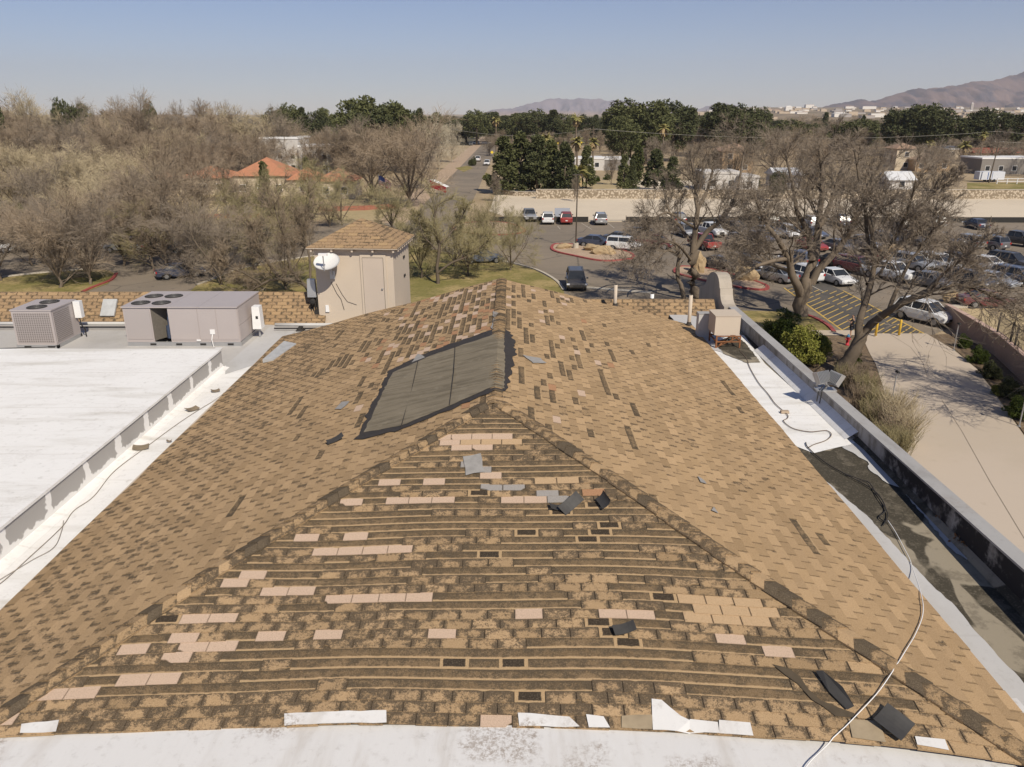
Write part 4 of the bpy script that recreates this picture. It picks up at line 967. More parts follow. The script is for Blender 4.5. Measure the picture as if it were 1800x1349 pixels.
def evergreen(kind, rng):
    e = empty('proto'); h = 12.0; mb = MB(); C = []; Rr = []
    if kind == 'aleppo':        # broad rounded pine with layered lobes
        mb.tube([(0,0,-.3),(.1,0,3),(-.1,.1,6),(0,0,10)], [.4,.32,.22,.08], 7)
        for i in range(70):
            z = 3.2+8*rng.random()**.8; w = 4.2*math.sin(math.pi*min(1, max(.08, (z-1.6)/11.3)))**.7; a = rng.random()*6.28; q = w*(.55+.45*rng.random()**.4)
            C.append((q*math.cos(a), q*math.sin(a), z)); Rr.append(.75+.6*rng.random())
            if i % 3 == 0: mb.tube([(0,0,z-1.6),(q*.5*math.cos(a), q*.5*math.sin(a), z-.7),(q*math.cos(a), q*math.sin(a), z)], [.12,.08,.03], 4)
        per = 110; s = .30
    elif kind == 'cone':        # loose conical afghan pine
        mb.tube([(0,0,-.3),(0,0,11.2)], [.28,.05], 7)
        for i in range(90):
            z = 1.4+10.3*rng.random()**1.1; w = 3.0*(1-(z-1.0)/11.3)**.75; a = rng.random()*6.28; q = w*(.45+.5*rng.random()**.5)
            C.append((q*math.cos(a), q*math.sin(a), z)); Rr.append(.45+.5*rng.random()*(1.2-z/14))
        per = 80; s = .30
    elif kind == 'cypress':
        mb.tube([(0,0,-.3),(0,0,10)], [.25,.05], 6)
        for i in range(60): z = .8+10.8*rng.random(); w = 1.5*math.sin(math.pi*min(1,(z+1.5)/14)); a = rng.random()*6.28; C.append((w*math.cos(a)*.6, w*math.sin(a)*.6, z)); Rr.append(.5+.4*rng.random())
        per = 90; s = .3
    else:                       # round shrub, h about 12 scaled down
        mb.tube([(0,0,-.2),(0,0,5)], [.4,.2], 5)
        for i in range(75):
            d = rng.normal(size=3); d /= np.linalg.norm(d); d[2] = abs(d[2]); q = rng.random()**.4; q *= 1+.25*math.sin(3*math.atan2(d[1], d[0])+d[2]*4)
            C.append((d[0]*5.2*q, d[1]*5.2*q, 1.5+d[2]*8.2*q)); Rr.append(.8+1.2*rng.random())
        per = 190; s = .36
    mb.build('trunk', BARK['d'], e, True); clumps(rng, np.array(C), np.array(Rr), per, s, e, LEAF['pine']); return e
EV = {}
for kk in ('aleppo', 'cone', 'cypress', 'shrub'):
    for q in range(2): EV[(kk, q)] = evergreen(kk, np.random.default_rng(hash_ := sum(map(ord, kk))*7+q))
def green(kind, X, Y, h, mat, label, group=None, wide=1.0, name='pine_tree', cat='tree', z=0):
    c = copy_tree(EV[(kind, RT.randrange(2))]); c.name = name; s = h/12; c.scale = (s*wide, s*wide, s); c.location = (X, Y, z); c.rotation_euler = (0, 0, RT.random()*6.28); tag(c, label, cat, group)
    for ch in c.children:
        ch.name = 'trunk' if ch.name.startswith('trunk') else 'crown'
        if ch.name.startswith('crown'): ch.material_slots[0].link = 'OBJECT'; ch.material_slots[0].material = LEAF[mat]
    return c
def pgreen(kind, px, pytop, Zc, mat, label, group=None, wide=1.0, name='pine_tree', cat='tree'):
    wide *= {'aleppo': 1.6, 'cone': 1.05}.get(kind, 1)
    return green(kind, (px-900)/F*Zc, Zc_y(Zc), top_h(pytop, Zc), mat, label, group, wide, name, cat)
for (k, px, py, Z, m, w, lab) in [
 ('aleppo',635,176,230,'pine',.62,'left half of the tall twin pine crown standing above the left wood'),('aleppo',672,172,232,'pine',.7,'right half of the tall twin pine crown standing above the left wood'),('aleppo',655,190,225,'dark',.7,'lower dark pine between the tall twin pines'),
 ('aleppo',510,184,330,'pine',.55,'small round pine on the horizon, leftmost of the row left of the twin pines'),('cone',536,190,330,'dark',.8,'pointed dark pine on the horizon right of the small round pine'),('aleppo',555,196,320,'dark',.7,'dark pine mass above the white flat house'),('aleppo',575,190,360,'pine',.4,'lone umbrella shaped pine on the horizon above the white flat house'),
 ('aleppo',490,192,330,'dark',.6,'dark pine at the left end of the row above the white flat house'),('aleppo',133,176,215,'dark',.3,'dark evergreen showing among the bare trees at upper left'),('aleppo',165,182,225,'dark',.22,'second dark evergreen among the bare trees at upper left'),('aleppo',-3,164,200,'dark',.3,'dark pine cut by the left picture edge'),('aleppo',275,178,240,'dark',.2,'small dark evergreen tip among the bare treetops'),
 ('aleppo',718,192,300,'dark',.6,'dark pine right of the twin pines'),('cone',740,192,300,'dark',.9,'pointed pine right of the twin pines before the street'),('aleppo',757,199,330,'pine',.7,'low pine behind the whitish poplars'),
 ('aleppo',838,194,420,'pine',.7,'pine at the end of the street, on its left'),('aleppo',862,197,430,'dark',.7,'dark pine straight beyond the end of the street'),('aleppo',890,204,440,'dark',.8,'broad dark pine right of the street end'),
 ('aleppo',915,200,410,'pine',.7,'pine in the dark row behind the first palm'),('aleppo',942,193,400,'dark',.75,'taller dark pine in the row left of the tall palm'),('cone',972,194,390,'dark',1.2,'pointed dark pine just left of the tall palm'),('aleppo',990,200,420,'pine',.7,'pine directly behind the tall palm'),('aleppo',1032,202,440,'dark',.7,'dark pine right of the tall palm'),('cone',1062,197,470,'dark',1.0,'small distant pine left of the great pine'),
 ('aleppo',1105,176,265,'pine',.72,'great pine, left part of its broad crown'),('aleppo',1134,178,262,'pine',.68,'great pine, right part of its broad crown'),('aleppo',1093,205,255,'pine',.6,'lower lobe pine at the left foot of the great pine'),('aleppo',1181,178,275,'dark',.62,'round pine right of the great pine'),('cone',1215,196,330,'dark',.8,'small dark conifer between the round pine and the next grove'),
 ('aleppo',1272,182,300,'dark',.75,'dark pine left of the gap before the town'),('aleppo',1298,184,305,'dark',.7,'dark pine nearest the middle right gap'),('aleppo',1330,190,330,'dark',.5,'small dark pine just left of the distant white block'),
 ('aleppo',1582,186,310,'dark',.7,'left pine of the dark grove beneath the mountain'),('aleppo',1612,184,310,'pine',.75,'middle pine of the dark grove beneath the mountain'),('aleppo',1638,187,305,'dark',.7,'right pine of the dark grove beneath the mountain'),
 ('aleppo',1710,196,300,'dark',.7,'left pine of the grove near the power pole'),('aleppo',1733,191,300,'dark',.7,'right pine of the grove near the power pole'),('aleppo',1790,199,290,'dark',.7,'dark pine at the right picture edge'),('cone',1447,198,480,'dark',.8,'tiny dark conifer before the distant white sheds'),('cone',1512,203,450,'dark',.8,'tiny dark conifer right of the distant white sheds'),
 ('cone',886,240,164,'pine',1.25,'leftmost conifer of the dense group right of the street'),('cone',915,232,166,'pine',1.2,'second conifer of the dense group right of the street'),('cone',944,238,162,'dark',1.25,'middle conifer of the dense group right of the street'),('cone',968,246,163,'pine',1.2,'fourth conifer of the dense group right of the street'),('cone',992,250,160,'dark',1.2,'rightmost conifer of the dense group, left of the short palm'),
 ('cone',1030,256,176,'pine',1.0,'single conifer right of the short palm'),('cone',1096,272,168,'pine',1.0,'left one of the two small yard trees with thin trunks'),('cone',1110,280,168,'dark',.9,'right one of the two small yard trees with thin trunks'),('cypress',1118,255,180,'olive',1.3,'yellowish columnar evergreen in the yard'),('cone',1150,262,172,'dark',1.3,'dark conifer at the right side of the yard'),('cone',1180,275,165,'dark',1.2,'dark evergreen half hidden by the bare trees right of the yard'),
 ('aleppo',605,300,160,'dark',.6,'dark green round tree in front of the last orange roof'),('cypress',468,283,150,'olive',1.0,'slim cypress before the orange roof'),('cypress',542,276,165,'olive',.9,'second slim cypress between the orange roofs'),('aleppo',470,222,260,'olive',.5,'yellowish evergreen left of the white flat house'),('aleppo',540,236,250,'palmless',.4,'small yellowish tree behind the roof of the white flat house'),('aleppo',1365,300,150,'dark',.5,'dark evergreen beyond the basin behind the big cottonwood'),('cone',270,285,160,'olive',.8,'mossy green evergreen left of the orange roofs')]:
    pgreen(k, px, py, Z, m if m in LEAF else 'olive', lab, None, w)
GP = 'dark evergreens along the horizon in the centre'
x = 690
while x < 1260:
    pgreen(RT.choice(['aleppo','aleppo','cone']), x, RT.uniform(193, 212), RT.uniform(430, 620), RT.choice(['dark','pine']), 'dark evergreen in the long row along the centre horizon', GP, RT.uniform(.8, 1.3)); x += RT.uniform(13, 26)
GQ = 'dark evergreens scattered in the right background'
for i in range(46):
    pgreen(RT.choice(['aleppo','cone','aleppo']), RT.uniform(1180, 1860), RT.uniform(206, 232), RT.uniform(330, 600), RT.choice(['dark','pine','olive']), 'small dark evergreen scattered among the right background trees', GQ, RT.uniform(.8, 1.2))
def shrub(px, py, h, mat, label, wide=1.0, group=None, z=0):
    p = pix(px, py, z); return green('shrub', p.x, p.y, h, mat, label, group, wide, 'shrub', 'shrub', z)
for (px, py, h, m, w, lab) in [(1375,600,2.6,'bush',1.05,'dark green rounded shrub on the lawn beside the parapet'),(1395,612,2.2,'bush',1.0,'second dark green shrub, nearer the driveway than the rounded one'),(1400,640,2.9,'ybush',1.05,'yellow green shrub overhanging the planting bed beside the dark shrubs'),(1430,632,2.5,'ybush',1.0,'yellow green shrub nearest the leaning tree'),
 (1500,640,1.1,'bush',1.0,'small green plant at the foot of the leaning tree'),(1755,696,1.0,'ybush',1.0,'small bright shrub in the shade of the pink retaining wall'),(1720,640,1.3,'bush',1.0,'dark shrub against the retaining wall'),(1740,665,1.3,'dark',1.1,'darkest shrub against the retaining wall'),(1775,700,1.4,'dark',1.1,'dark shrub by the lower end of the retaining wall'),(1695,612,1.1,'bush',1.0,'green shrub behind the small lamp post'),(1790,735,1.4,'bush',1.1,'shrub beside the lamp post at the right edge'),
 (855,315,1.6,'ybush',1.2,'yellowish grass clump at the right kerb of the street'),(1068,317,1.8,'bush',1.1,'round green bush in the yard'),(1050,320,1.6,'bush',1.0,'green bush left of the yard trees'),(1325,331,2.6,'dark',1.3,'dark bush in front of the white walled house'),(830,292,3,'dark',1.0,'dark bush at the left kerb of the street'),(200,385,2,'ybush',1.0,'yellowish bush on the dry field'),(40,380,2.2,'bush',1.0,'green bush on the dry field at left')]:
    shrub(px, py, h, m, lab, w)
# dry twiggy shrubs in the bed along the parapet
def twiggy(px, py, h, n, mat, label, seed, spread=.5, group=None):
    h *= .8; rng = np.random.default_rng(seed); p = pix(px, py); P = np.zeros((n, 4, 3)); a = rng.random(n)*6.28; s = spread*rng.random(n)**.6
    b = rng.normal(size=(n, 2))*.12*h; L = h*(.7+.4*rng.random(n))
    for j in range(4):
        f = j/3; P[:, j, 0] = b[:, 0]+np.cos(a)*s*L*f**1.3; P[:, j, 1] = b[:, 1]+np.sin(a)*s*L*f**1.3; P[:, j, 2] = L*f*(1-.15*s*f)
    R_ = np.linspace(.014, .006, 4)[None, :].repeat(n, 0); Q, Rq = sprout(rng, P, R_, 6, (.25,.5), (15,50), 3, .7, .15, .1, .2, rmin=.006)
    v1, f1 = tubes_np(P, R_, 3); v2, f2 = tubes_np(Q, Rq, 3); e = empty('dry_shrub', p, 0, label, 'shrub', group)
    np_mesh('stem', v1, f1, mat, e); np_mesh('twigs', v2, f2, mat, e); return e
k = 0
for (px, py, h, n, tw) in [(1498,690,1.9,120,'brown'),(1520,705,2.0,130,'green'),(1508,725,2.0,130,'brown'),(1535,735,2.0,140,'green'),(1548,765,2.1,140,'brown'),(1530,760,2.0,130,'green'),(1562,790,2.0,130,'brown'),(1480,680,1.7,110,'green'),(1550,800,2.0,130,'green'),(1572,745,2.3,150,'tan'),(1585,780,2.4,160,'tan'),(1575,815,2.2,140,'green'),(1515,670,1.5,90,'brown')]:
    lab = ['dry brown twiggy shrub in the planting bed by the driveway', 'pale straw coloured twiggy shrub spilling over the driveway edge', 'greenish twiggy shrub in the planting bed by the driveway'][{'brown': 0, 'tan': 1, 'green': 2}[tw]]
    twiggy(px, py, h, n, TWG[tw], lab, 900+k, .6 if tw == 'tan' else .45, {'brown': 'brown shrubs in the bed by the driveway', 'tan': 'pale shrubs at the driveway edge', 'green': 'greenish shrubs in the bed by the driveway'}[tw]); k += 1
# palms
def palm(px, pytop, pybase_Z, label, fr=1.0, skirt=True, seed=0, group=None):
    Z = pybase_Z; h = top_h(pytop, Z)-1.0*fr; rng = np.random.default_rng(seed); e = empty('palm_tree', ((px-900)/F*Z, Zc_y(Z), 0), 0, label, 'palm tree', group)
    mb = MB(); mb.tube([(0,0,-.2),(.05,0,h*.5),(0,0,h)], [.32,.24,.26], 8); mb.build('trunk', BARK['m'], e)
    def fronds(n, e0, e1, L, mat, name, z):
        V = []; Fc = []
        for i in range(n):
            a = rng.random()*6.28; el = math.radians(rng.uniform(e0, e1)); l = L*rng.uniform(.8, 1.1); d = np.array([math.cos(a), math.sin(a)])
            side = np.array([-d[1], d[0], 0]); prev = None
            for j in range(6):
                f = j/5; x = l*f*math.cos(el); zz = l*f*math.sin(el)-l*.45*f*f; w = .45*math.sin(math.pi*(.12+.8*f)); p = np.array([d[0]*x, d[1]*x, z+zz])
                b = len(V); V += [p-side*w-np.array([0,0,w*.4]), p, p+side*w-np.array([0,0,w*.4])]
                if j: Fc += [(b-3, b-2, b+1, b), (b-2, b-1, b+2, b+1)]
        m = MB(); m.add(V, Fc); m.build(name, mat, e)
    fronds(26, -5, 75, 2.3*fr, LEAF['palm'], 'fronds', h)
    if skirt: fronds(22, -80, -20, 1.7*fr, LEAF['dry'], 'dry_skirt', h-.1)
for (px, py, Z, lab, fr) in [(872,204,330,'palm with a wide tan skirt beyond the end of the street',1.2),(1011,200,235,'tallest palm, standing left of the great pine',1.15),(1013,240,200,'shorter palm right in front of the tallest one',1.05),(960,234,225,'palm rising out of the conifer group',1.15),(1041,242,215,'palm left of the white low house beneath the wires',.9),(1163,218,250,'palm against the right side of the great pine',1.1),(1015,289,163,'short palm with broad yellow fronds behind the basin wall',1.35),(1689,248,235,'palm in front of the red roofed house on the right',1.1),(1628,246,240,'palm behind the brown house on the right',1.0),(1720,232,260,'small palm left of the power pole',.8)]:
    palm(px, py, Z, lab, fr, True, int(px))
for e in EV.values():
    for c in list(e.children): bpy.data.objects.remove(c)
    bpy.data.objects.remove(e)
# ------------------------------------------------------------------ rooftop things
def sub(mb, name, mat, par, smooth=False): return mb.build(name, mat, par, smooth)
# shed
sh = empty('rooftop_shed', (-4.88, 25.6, 9.6), math.radians(-4), 'square beige stucco rooftop shed with a small door and a shingled pyramid roof', 'shed')
hw, hd, hz = 1.25, 1.22, 2.48
mb = MB(); mb.box(-hw, -hd, -.2, hw, hd, hz); sub(mb, 'wall', M['stucco'], sh)
ov = .19; S = Shingles(); Rr_ = random.Random(9); apex = (0.0, 0.0, hz+.72)
for side in range(4):
    ca, sa = math.cos(side*math.pi/2), math.sin(side*math.pi/2); W2 = hw+ov; rows = 10
    for i in range(rows):
        f0, f1 = i/rows, (i+1)/rows; x = -W2
        off = (i % 2)*.15
        x = -W2-off
        while x < W2:
            q = clip(clip([(x+.004, f0), (x+.296, f0), (x+.296, f1+.02), (x+.004, f1+.02)], lambda u, f: W2*(1-f)-u), lambda u, f: W2*(1-f)+u)
            if len(q) >= 3:
                P = []
                for u, f in q:
                    X, Y, Z = u, -W2*(1-f), hz-.02+.74*f+.012*(1-(f-f0)*rows*.8); P.append((X*ca-Y*sa, X*sa+Y*ca, Z))
                nr = (Vector(P[1])-Vector(P[0])).cross(Vector(P[2])-Vector(P[0]))
                if nr.z < 0: P = P[::-1]
                S.poly(P, [(.1+.8*((u-x)/.3), (f-f0)*rows) for u, f in (q if nr.z >= 0 else q[::-1])], (.33,.22,.125) if Rr_.random() < .75 else TAN2, Rr_.uniform(.5, .95))
            x += .3
S.build('roof', sh)
mb = MB(); mb.box(-hw-ov, -hw-ov, hz-.05, hw+ov, hw+ov, hz-.022); mb.build('soffit', M['stucco'], sh)
for k in range(5):
    mb = MB(); xx = -hw-.05+k*(2*hw+.1)/4; mb.box(xx-.03, -hd-ov+.02, hz-.15, xx+.03, -hd, hz-.052); mb.build('rafter_tail', M['stucco'], sh)
for k in range(8):
    mb = MB(); yy = -hd+.1+k*(2*hd-.2)/7; mb.box(hw, yy-.03, hz-.15, hw+ov-.02, yy+.03, hz-.052); mb.build('rafter_tail', M['stucco'], sh)
dr = MB(); dr.box(.20, -hd-.035, .1, 1.02, -hd-.002, 2.24); frm = dr.build('door_frame', M['stucco'], sh)
mb = MB(); mb.box(.28, -hd-.05, .14, .93, -hd-.0355, 2.13); d_ = mb.build('door', stucco('door_paint', (.54,.455,.375)), sh); d_['label'] = 'plain beige access door'
mb = MB(); mb.lathe([(.03,0),(.03,.03),(.012,.04)], 8, (.88,-hd-.075,1.15)); mb.build('handle', M['metal2'], d_)
mb = MB()
for a, b in [((.275,.12),(.275,2.14)),((.935,.12),(.935,2.14)),((.275,2.14),(.935,2.14))]: mb.tube([(a[0],-hd-.037,a[1]),(b[0],-hd-.037,b[1])], .006, 4)
mb.build('door_gap', M['dark'], d_)
for z in (1.9, 1.28):
    mb = MB(); mb.box(hw, .25, z-.04, hw+.03, .45, z+.04); mb.build('wall_vent', M['dark'], sh)
mb = MB(); mb.tube([(-.78,-hd-.01,1.35),(-.62,-hd-.012,.98),(-.5,-hd-.012,.8),(-.42,-hd-.01,.45)], .008, 4); mb.tube([(-.62,-hd-.01,1.3),(-.45,-hd-.012,.95),(-.3,-hd-.01,.72),(.0,-hd-.01,.62)], .007, 4)
mb.build('cable', M['dark'], sh)
mb = MB(); mb.box(-1.02,-hd-.05,.38,-.90,-hd,.60,taper=.01); mb.build('outlet_box', M['whitebox'], sh)
# satellite dish, fixed to the shed wall
ds = empty('satellite_dish', (-5.72, 24.0, 11.62), 0, 'round white satellite dish mounted on the front wall of the rooftop shed', 'satellite dish')
mb = MB(); n = 28; rings = 6; vs = []; tilt = Matrix.Rotation(math.radians(27), 4, 'X') @ Matrix.Rotation(math.radians(0), 4, 'Y')
for ly in (0, -.012):
    for r in range(rings+1):
        rr = .40*r/rings
        for k in range(n): vs.append(tuple(tilt @ Vector((rr*math.cos(2*math.pi*k/n)*1.0, rr*math.sin(2*math.pi*k/n)*1.06, .09*(rr/.40)**2+ly))))
fs = []
for L in (0, 1):
    o0 = L*(rings+1)*n
    for r in range(rings):
        for k in range(n):
            q = (o0+r*n+k, o0+r*n+(k+1)%n, o0+(r+1)*n+(k+1)%n, o0+(r+1)*n+k); fs.append(q if L == 0 else q[::-1])
o0 = rings*n; o1 = (rings+1)*n+rings*n
fs += [(o0+k, o1+k, o1+(k+1)%n, o0+(k+1)%n) for k in range(n)]
mb.add(vs, fs); mb.build('reflector', flat('dish_paint', (.66,.65,.62), .5, var=.06), ds, True)
arm0 = tilt @ Vector((0, -.44, .06)); foc = tilt @ Vector((0, -.26, .52))
mb = MB(); mb.tube([tilt @ Vector((0,-.1,-.05)), arm0, foc], .018, 6); mb.build('feed_arm', M['metal2'], ds)
mb = MB(); mb.box(-.13,-.05,-.03,.13,.06,.045,M=Matrix.Translation(foc)); mb.build('feed_horn', M['whitebox'], ds)
mb = MB(); mb.tube([tilt @ Vector((0,0,-.02)), (.02,.26,-.18), (.06,.34,-.42)], .028, 8); mb.box(-.02,.33,-.55,.14,.365,-.3); mb.build('mast', M['metal2'], ds)
# electrical gear left of the shed
em = empty('electric_meter', (-6.38, 24.55, 9.6), 0, 'gray electric meter cabinet with dark conduits at the left corner of the shed', 'electric meter')
mb = MB(); mb.box(-.16,-.1,.85,.12,.1,1.42,taper=.02); mb.build('cabinet', M['metal2'], em)
mb = MB(); mb.lathe([(.09,0),(.09,.06),(.05,.08)], 12, (0,0,0)); 
mb2 = MB(); mb2.add([(v[0]+.0, -v[2]-.1, v[1]+.72) for v in mb.v], mb.f); mb2.build('meter', M['dark'], em)
mb = MB()
for x in (-.1,-.03,.05,.12,.18): mb.tube([(x,0,0),(x,.02,.5),(x*.7,.02,.9)], .022, 6)
mb.box(.02,-.08,.1,.2,.06,.42); mb.build('conduit', M['dark'], em)
# air conditioners
def ac_small():
    e = empty('air_conditioner', (-13.68, 22.25, 9.6), 0, 'smaller beige rooftop air conditioner with two fan grilles on top', 'air conditioner')
    mb = MB(); mb.box(-.57,-.66,.10,.57,.66,1.1); mb.build('cabinet', M['metal'], e)
    mb = MB(); mb.box(-.51,-.672,.17,.51,-.661,1.04); mb.build('coil_guard', M['grille'], e)
    mb = MB(); mb.box(.571,-.60,.17,.582,.25,1.04); mb.build('coil_guard', M['grille'], e)
    mb = MB(); mb.box(-.59,-.68,1.101,.59,.68,1.135); mb.build('top_panel', M['metal'], e)
    for y in (-.33,.33): fan(e, 0.0, y, 1.136, .27)
    mb = MB()
    for y in (-.62,.62): mb.box(-.6,y-.04,0,.6,y+.04,.1)
    mb.box(.55,-.66,.0,.60,.66,.098); mb.build('base_rail', M['metal2'], e)
    mb = MB()
    for x in (-.38,.3): mb.box(x,-.665,.02,x+.2,-.655,.07)
    mb.build('fork_slot', M['dark'], e)
    mb = MB(); mb.box(.60,.45,.62,.80,.62,1.12); mb.build('disconnect_box', M['whitebox'], e)
    mb = MB(); mb.tube([(.7,.5,.62),(.74,.46,.4),(.8,.5,.28),(.78,.55,.02)], .02, 6); mb.build('conduit', M['dark'], e)
def fan(e, x, y, z, r):
    mb = MB(); mb.lathe([(r,0),(r,.012),(r-.02,.016)], 24, (x,y,z)); f = mb.build('fan_guard', M['dark'], e)
    mb = MB()
    for q in (.3,.5,.7,.88):
        mb.tube([(x+r*q*math.cos(a*math.pi/10), y+r*q*math.sin(a*math.pi/10), z+.022) for a in range(21)], .004, 3)
    for a in range(6): mb.tube([(x,y,z+.024),(x+r*math.cos(a*math.pi/3),y+r*math.sin(a*math.pi/3),z+.02)], .004, 3)
    mb.build('guard_wire', flat('fan_wire', (.10,.095,.09), .5), f)
ac_small()
e = empty('air_conditioner', (-9.52, 22.85, 9.6), 0, 'large beige rooftop air conditioner with four fan grilles and an open panel', 'air conditioner')
x0, x1, y0, y1, zt = -1.66, 1.62, -1.02, 1.0, 1.14
mb = MB(); mb.box(x0, y0, .12, -.87, y1, zt); mb.box(-.38, y0, .12, x1, y1, zt); mb.box(-.87, y0+.5, .12, -.38, y1, zt); mb.build('cabinet', M['metal'], e)
mb = MB(); mb.box(x0+.03, y0-.012, .2, -.90, y0-.001, 1.08); mb.build('coil_guard', M['grille'], e)
mb = MB(); mb.add([(-.868,y0+.02,.16),(-.60,y0+.48,.16),(-.60,y0+.48,1.1),(-.868,y0+.02,1.1)], [(0,1,2,3)]); mb.build('coil', flat('exposed_coil', (.13,.115,.095), .7, var=.3, scale=20), e)
mb = MB(); mb.tube([(-.50,y0+.25,.18),(-.50,y0+.25,.55)], .09, 10); mb.tube([(-.48,y0+.2,.5),(-.52,y0+.3,.8),(-.46,y0+.2,1.0)], .03, 6); mb.build('compressor', flat('compressor', (.06,.08,.13), .4, .5, .2), e)
mb = MB(); mb.box(x0-.03, y0-.04, zt+.002, -.36, y1+.02, zt+.035); mb.box(-.352, y0-.04, zt+.002, .52, y1+.02, zt+.035); mb.box(.528, y0-.04, zt+.002, x1+.02, y1+.02, zt+.035); mb.build('top_panel', M['metal'], e)
for (x, y) in ((-1.32,-.62),(-.72,-.62),(-1.32,.02),(-.72,.02)): fan(e, x+.0, y+(.3 if y > 0 else .05), zt+.036, .265)
for (xa, xb) in ((-.37,.47),(.475,1.0),(1.005,1.6)):
    mb = MB(); mb.box(xa+.006, y0-.014, .19, xb-.006, y0-.002, 1.1); mb.build('side_panel', M['metal'], e)
mb = MB(); mb.box(x1+.001, y0+.03, .14, x1+.014, y1-.03, .60); mb.box(x1+.001, y0+.03, .61, x1+.014, y1-.03, 1.1); mb.build('side_panel', M['metal'], e)
mb = MB(); mb.box(x0, y0-.02, .0, x1+.03, y0+.06, .118); mb.box(x0, y1-.06, .0, x1+.03, y1+.02, .118); mb.box(x1-.05,y0+.06,.0,x1+.03,y1-.06,.118); mb.build('base_rail', M['metal2'], e)
for x in (-1.0,-.25,.45,1.25): mb = MB(); mb.box(x, y0-.03, .03, x+.17, y0-.021, .085); mb.build('fork_slot', M['dark'], e)
mb = MB(); mb.box(.78,y0-.035,.36,.92,y0-.015,.50); mb.box(.36,y0-.03,.15,.48,y0-.015,.20); mb.build('data_plate', M['whitebox'], e)
mb = MB(); mb.tube([(.85,y0-.05,.36),(.84,y0-.12,.22),(.86,y0-.1,.0)], .014, 5); mb.build('drain_pipe', M['whitebox'], e)
e = empty('electric_box', (-7.62, 22.75, 9.6), 0, 'white electric disconnect box beside the large air conditioner', 'electric box')
mb = MB(); mb.box(-.14,-.16,.30,.12,.16,.98,taper=.02); mb.build('box', M['whitebox'], e); mb = MB(); mb.tube([(0,0,.0),(0,0,.3)], .03, 6); mb.build('conduit', M['metal2'], e)
mb = MB(); mb.box(-.02,-.166,.62,.05,-.161,.7); mb.build('switch_handle', M['dark'], e)
# long pipes along the flat roof
def pipes(x0, x1, y, label):
    e = empty('pipe_run', (x0, y, 9.6), 0, label, 'pipe'); L = x1-x0
    mb = MB(); mb.tube([(0,0,.17),(L,0,.17)], .055, 8); p = mb.build('pipe', flat('insulated_pipe', (.50,.49,.47), .6, var=.1), e, True)
    mb = MB(); mb.tube([(0,-.12,.09),(L,-.12,.09)], .022, 6); mb.build('gas_pipe', M['dark'], e)
    x = .8
    while x < L: mb = MB(); mb.box(x-.12,-.18,.0,x+.12,.1,.06,taper=.02); mb.box(x-.05,-.15,.06,x+.05,.07,.125); mb.build('support_block', M['black'], e); x += 3.2
pipes(-18.5, -11.4, 23.75, 'long gray pipes on rubber blocks behind the two air conditioners')
pipes(-7.4, -5.6, 23.6, 'short gray pipe run between the large air conditioner and the shed')
mb = MB(); o = mb.tube([(-14.6,19.6,10.15),(-13.2,21.2,9.75),(-13.0,21.5,9.7)], .012, 5); mb.tube([(-17.8,15.6,10.15),(-16.2,17.2,10.15),(-14.6,19.6,10.15)], .014, 5)
c_ = mb.build('cable', M['black']); tag(c_, 'dark cable running diagonally over the white roof to the smaller air conditioner', 'cable')
# evaporative cooler on a rusty stand
e = empty('evaporative_cooler', (5.84, 20.75, 9.95), 0, 'square beige evaporative cooler on a rusty stand by the scalloped parapet', 'cooler')
mb = MB(); mb.box(-.34,-.3,.36,.34,.42,.88); mb.build('cabinet', M['stucco'], e)
mb = MB(); mb.box(-.355,-.315,.881,.355,.435,.90); mb.build('lid', M['stucco'], e)
mb = MB()
for x in (-.28,.36):
    for y in (-.34,.4): mb.box(x-.02,y-.02,.0,x+.02,y+.02,.36)
for y in (-.34,.4): mb.box(-.3,y-.018,.17,.38,y+.018,.20); mb.box(-.3,y-.018,.325,.38,y+.018,.357)
for x in (-.28,.36): mb.box(x-.018,-.32,.17,x+.018,.38,.20)
mb.tube([(-.28,-.34,.02),(.36,-.34,.34)], .012, 4); mb.tube([(-.2,-.2,.0),(.3,.1,.3)], .02, 5); mb.build('stand', M['rust'], e)
e2 = empty('roof_panel', (5.42, 21.35, 9.95), 0, 'bluish gray painted panel standing left of the evaporative cooler', 'panel')
mb = MB(); mb.box(-.16,-.02,.0,.16,.25,.72); mb.build('panel', M['graywash'], e2); mb = MB(); mb.box(-.17,-.03,.721,.17,.26,.74); mb.build('coping', M['cap_gray'], e2)
# vent pipes
def vent(px, pyb, pyt, Y, r, label, mat='stucco'):
    b = pixy(px, pyb, Y); h = pixz(pyt, Y)-b.z
    e = empty('vent_pipe', b, 0, label, 'vent pipe'); mb = MB(); mb.tube([(0,0,-.4),(0,0,h)], r, 12); mb.build('pipe', M[mat], e, True)
    mb = MB(); mb.lathe([(r*1.7,0),(r*1.15,.06),(r*1.15,.09)], 12, (0,0,-.02)); mb.build('flashing', M['tarblack'], e); mb = MB(); mb.lathe([(r*.8,h+.001),(r*.8,h+.003)], 10); mb.build('opening', M['dark'], e)
vent(1081, 537, 501, 23.9, .055, 'thin beige vent pipe standing over the shingled strip, left of the other one')
vent(1211, 570, 519, 22.5, .055, 'taller beige vent pipe at the far corner of the roof next to the cooler')
vent(1146, 528, 517, 24.9, .06, 'short white vent pipe behind the shingled strip', 'whitebox')
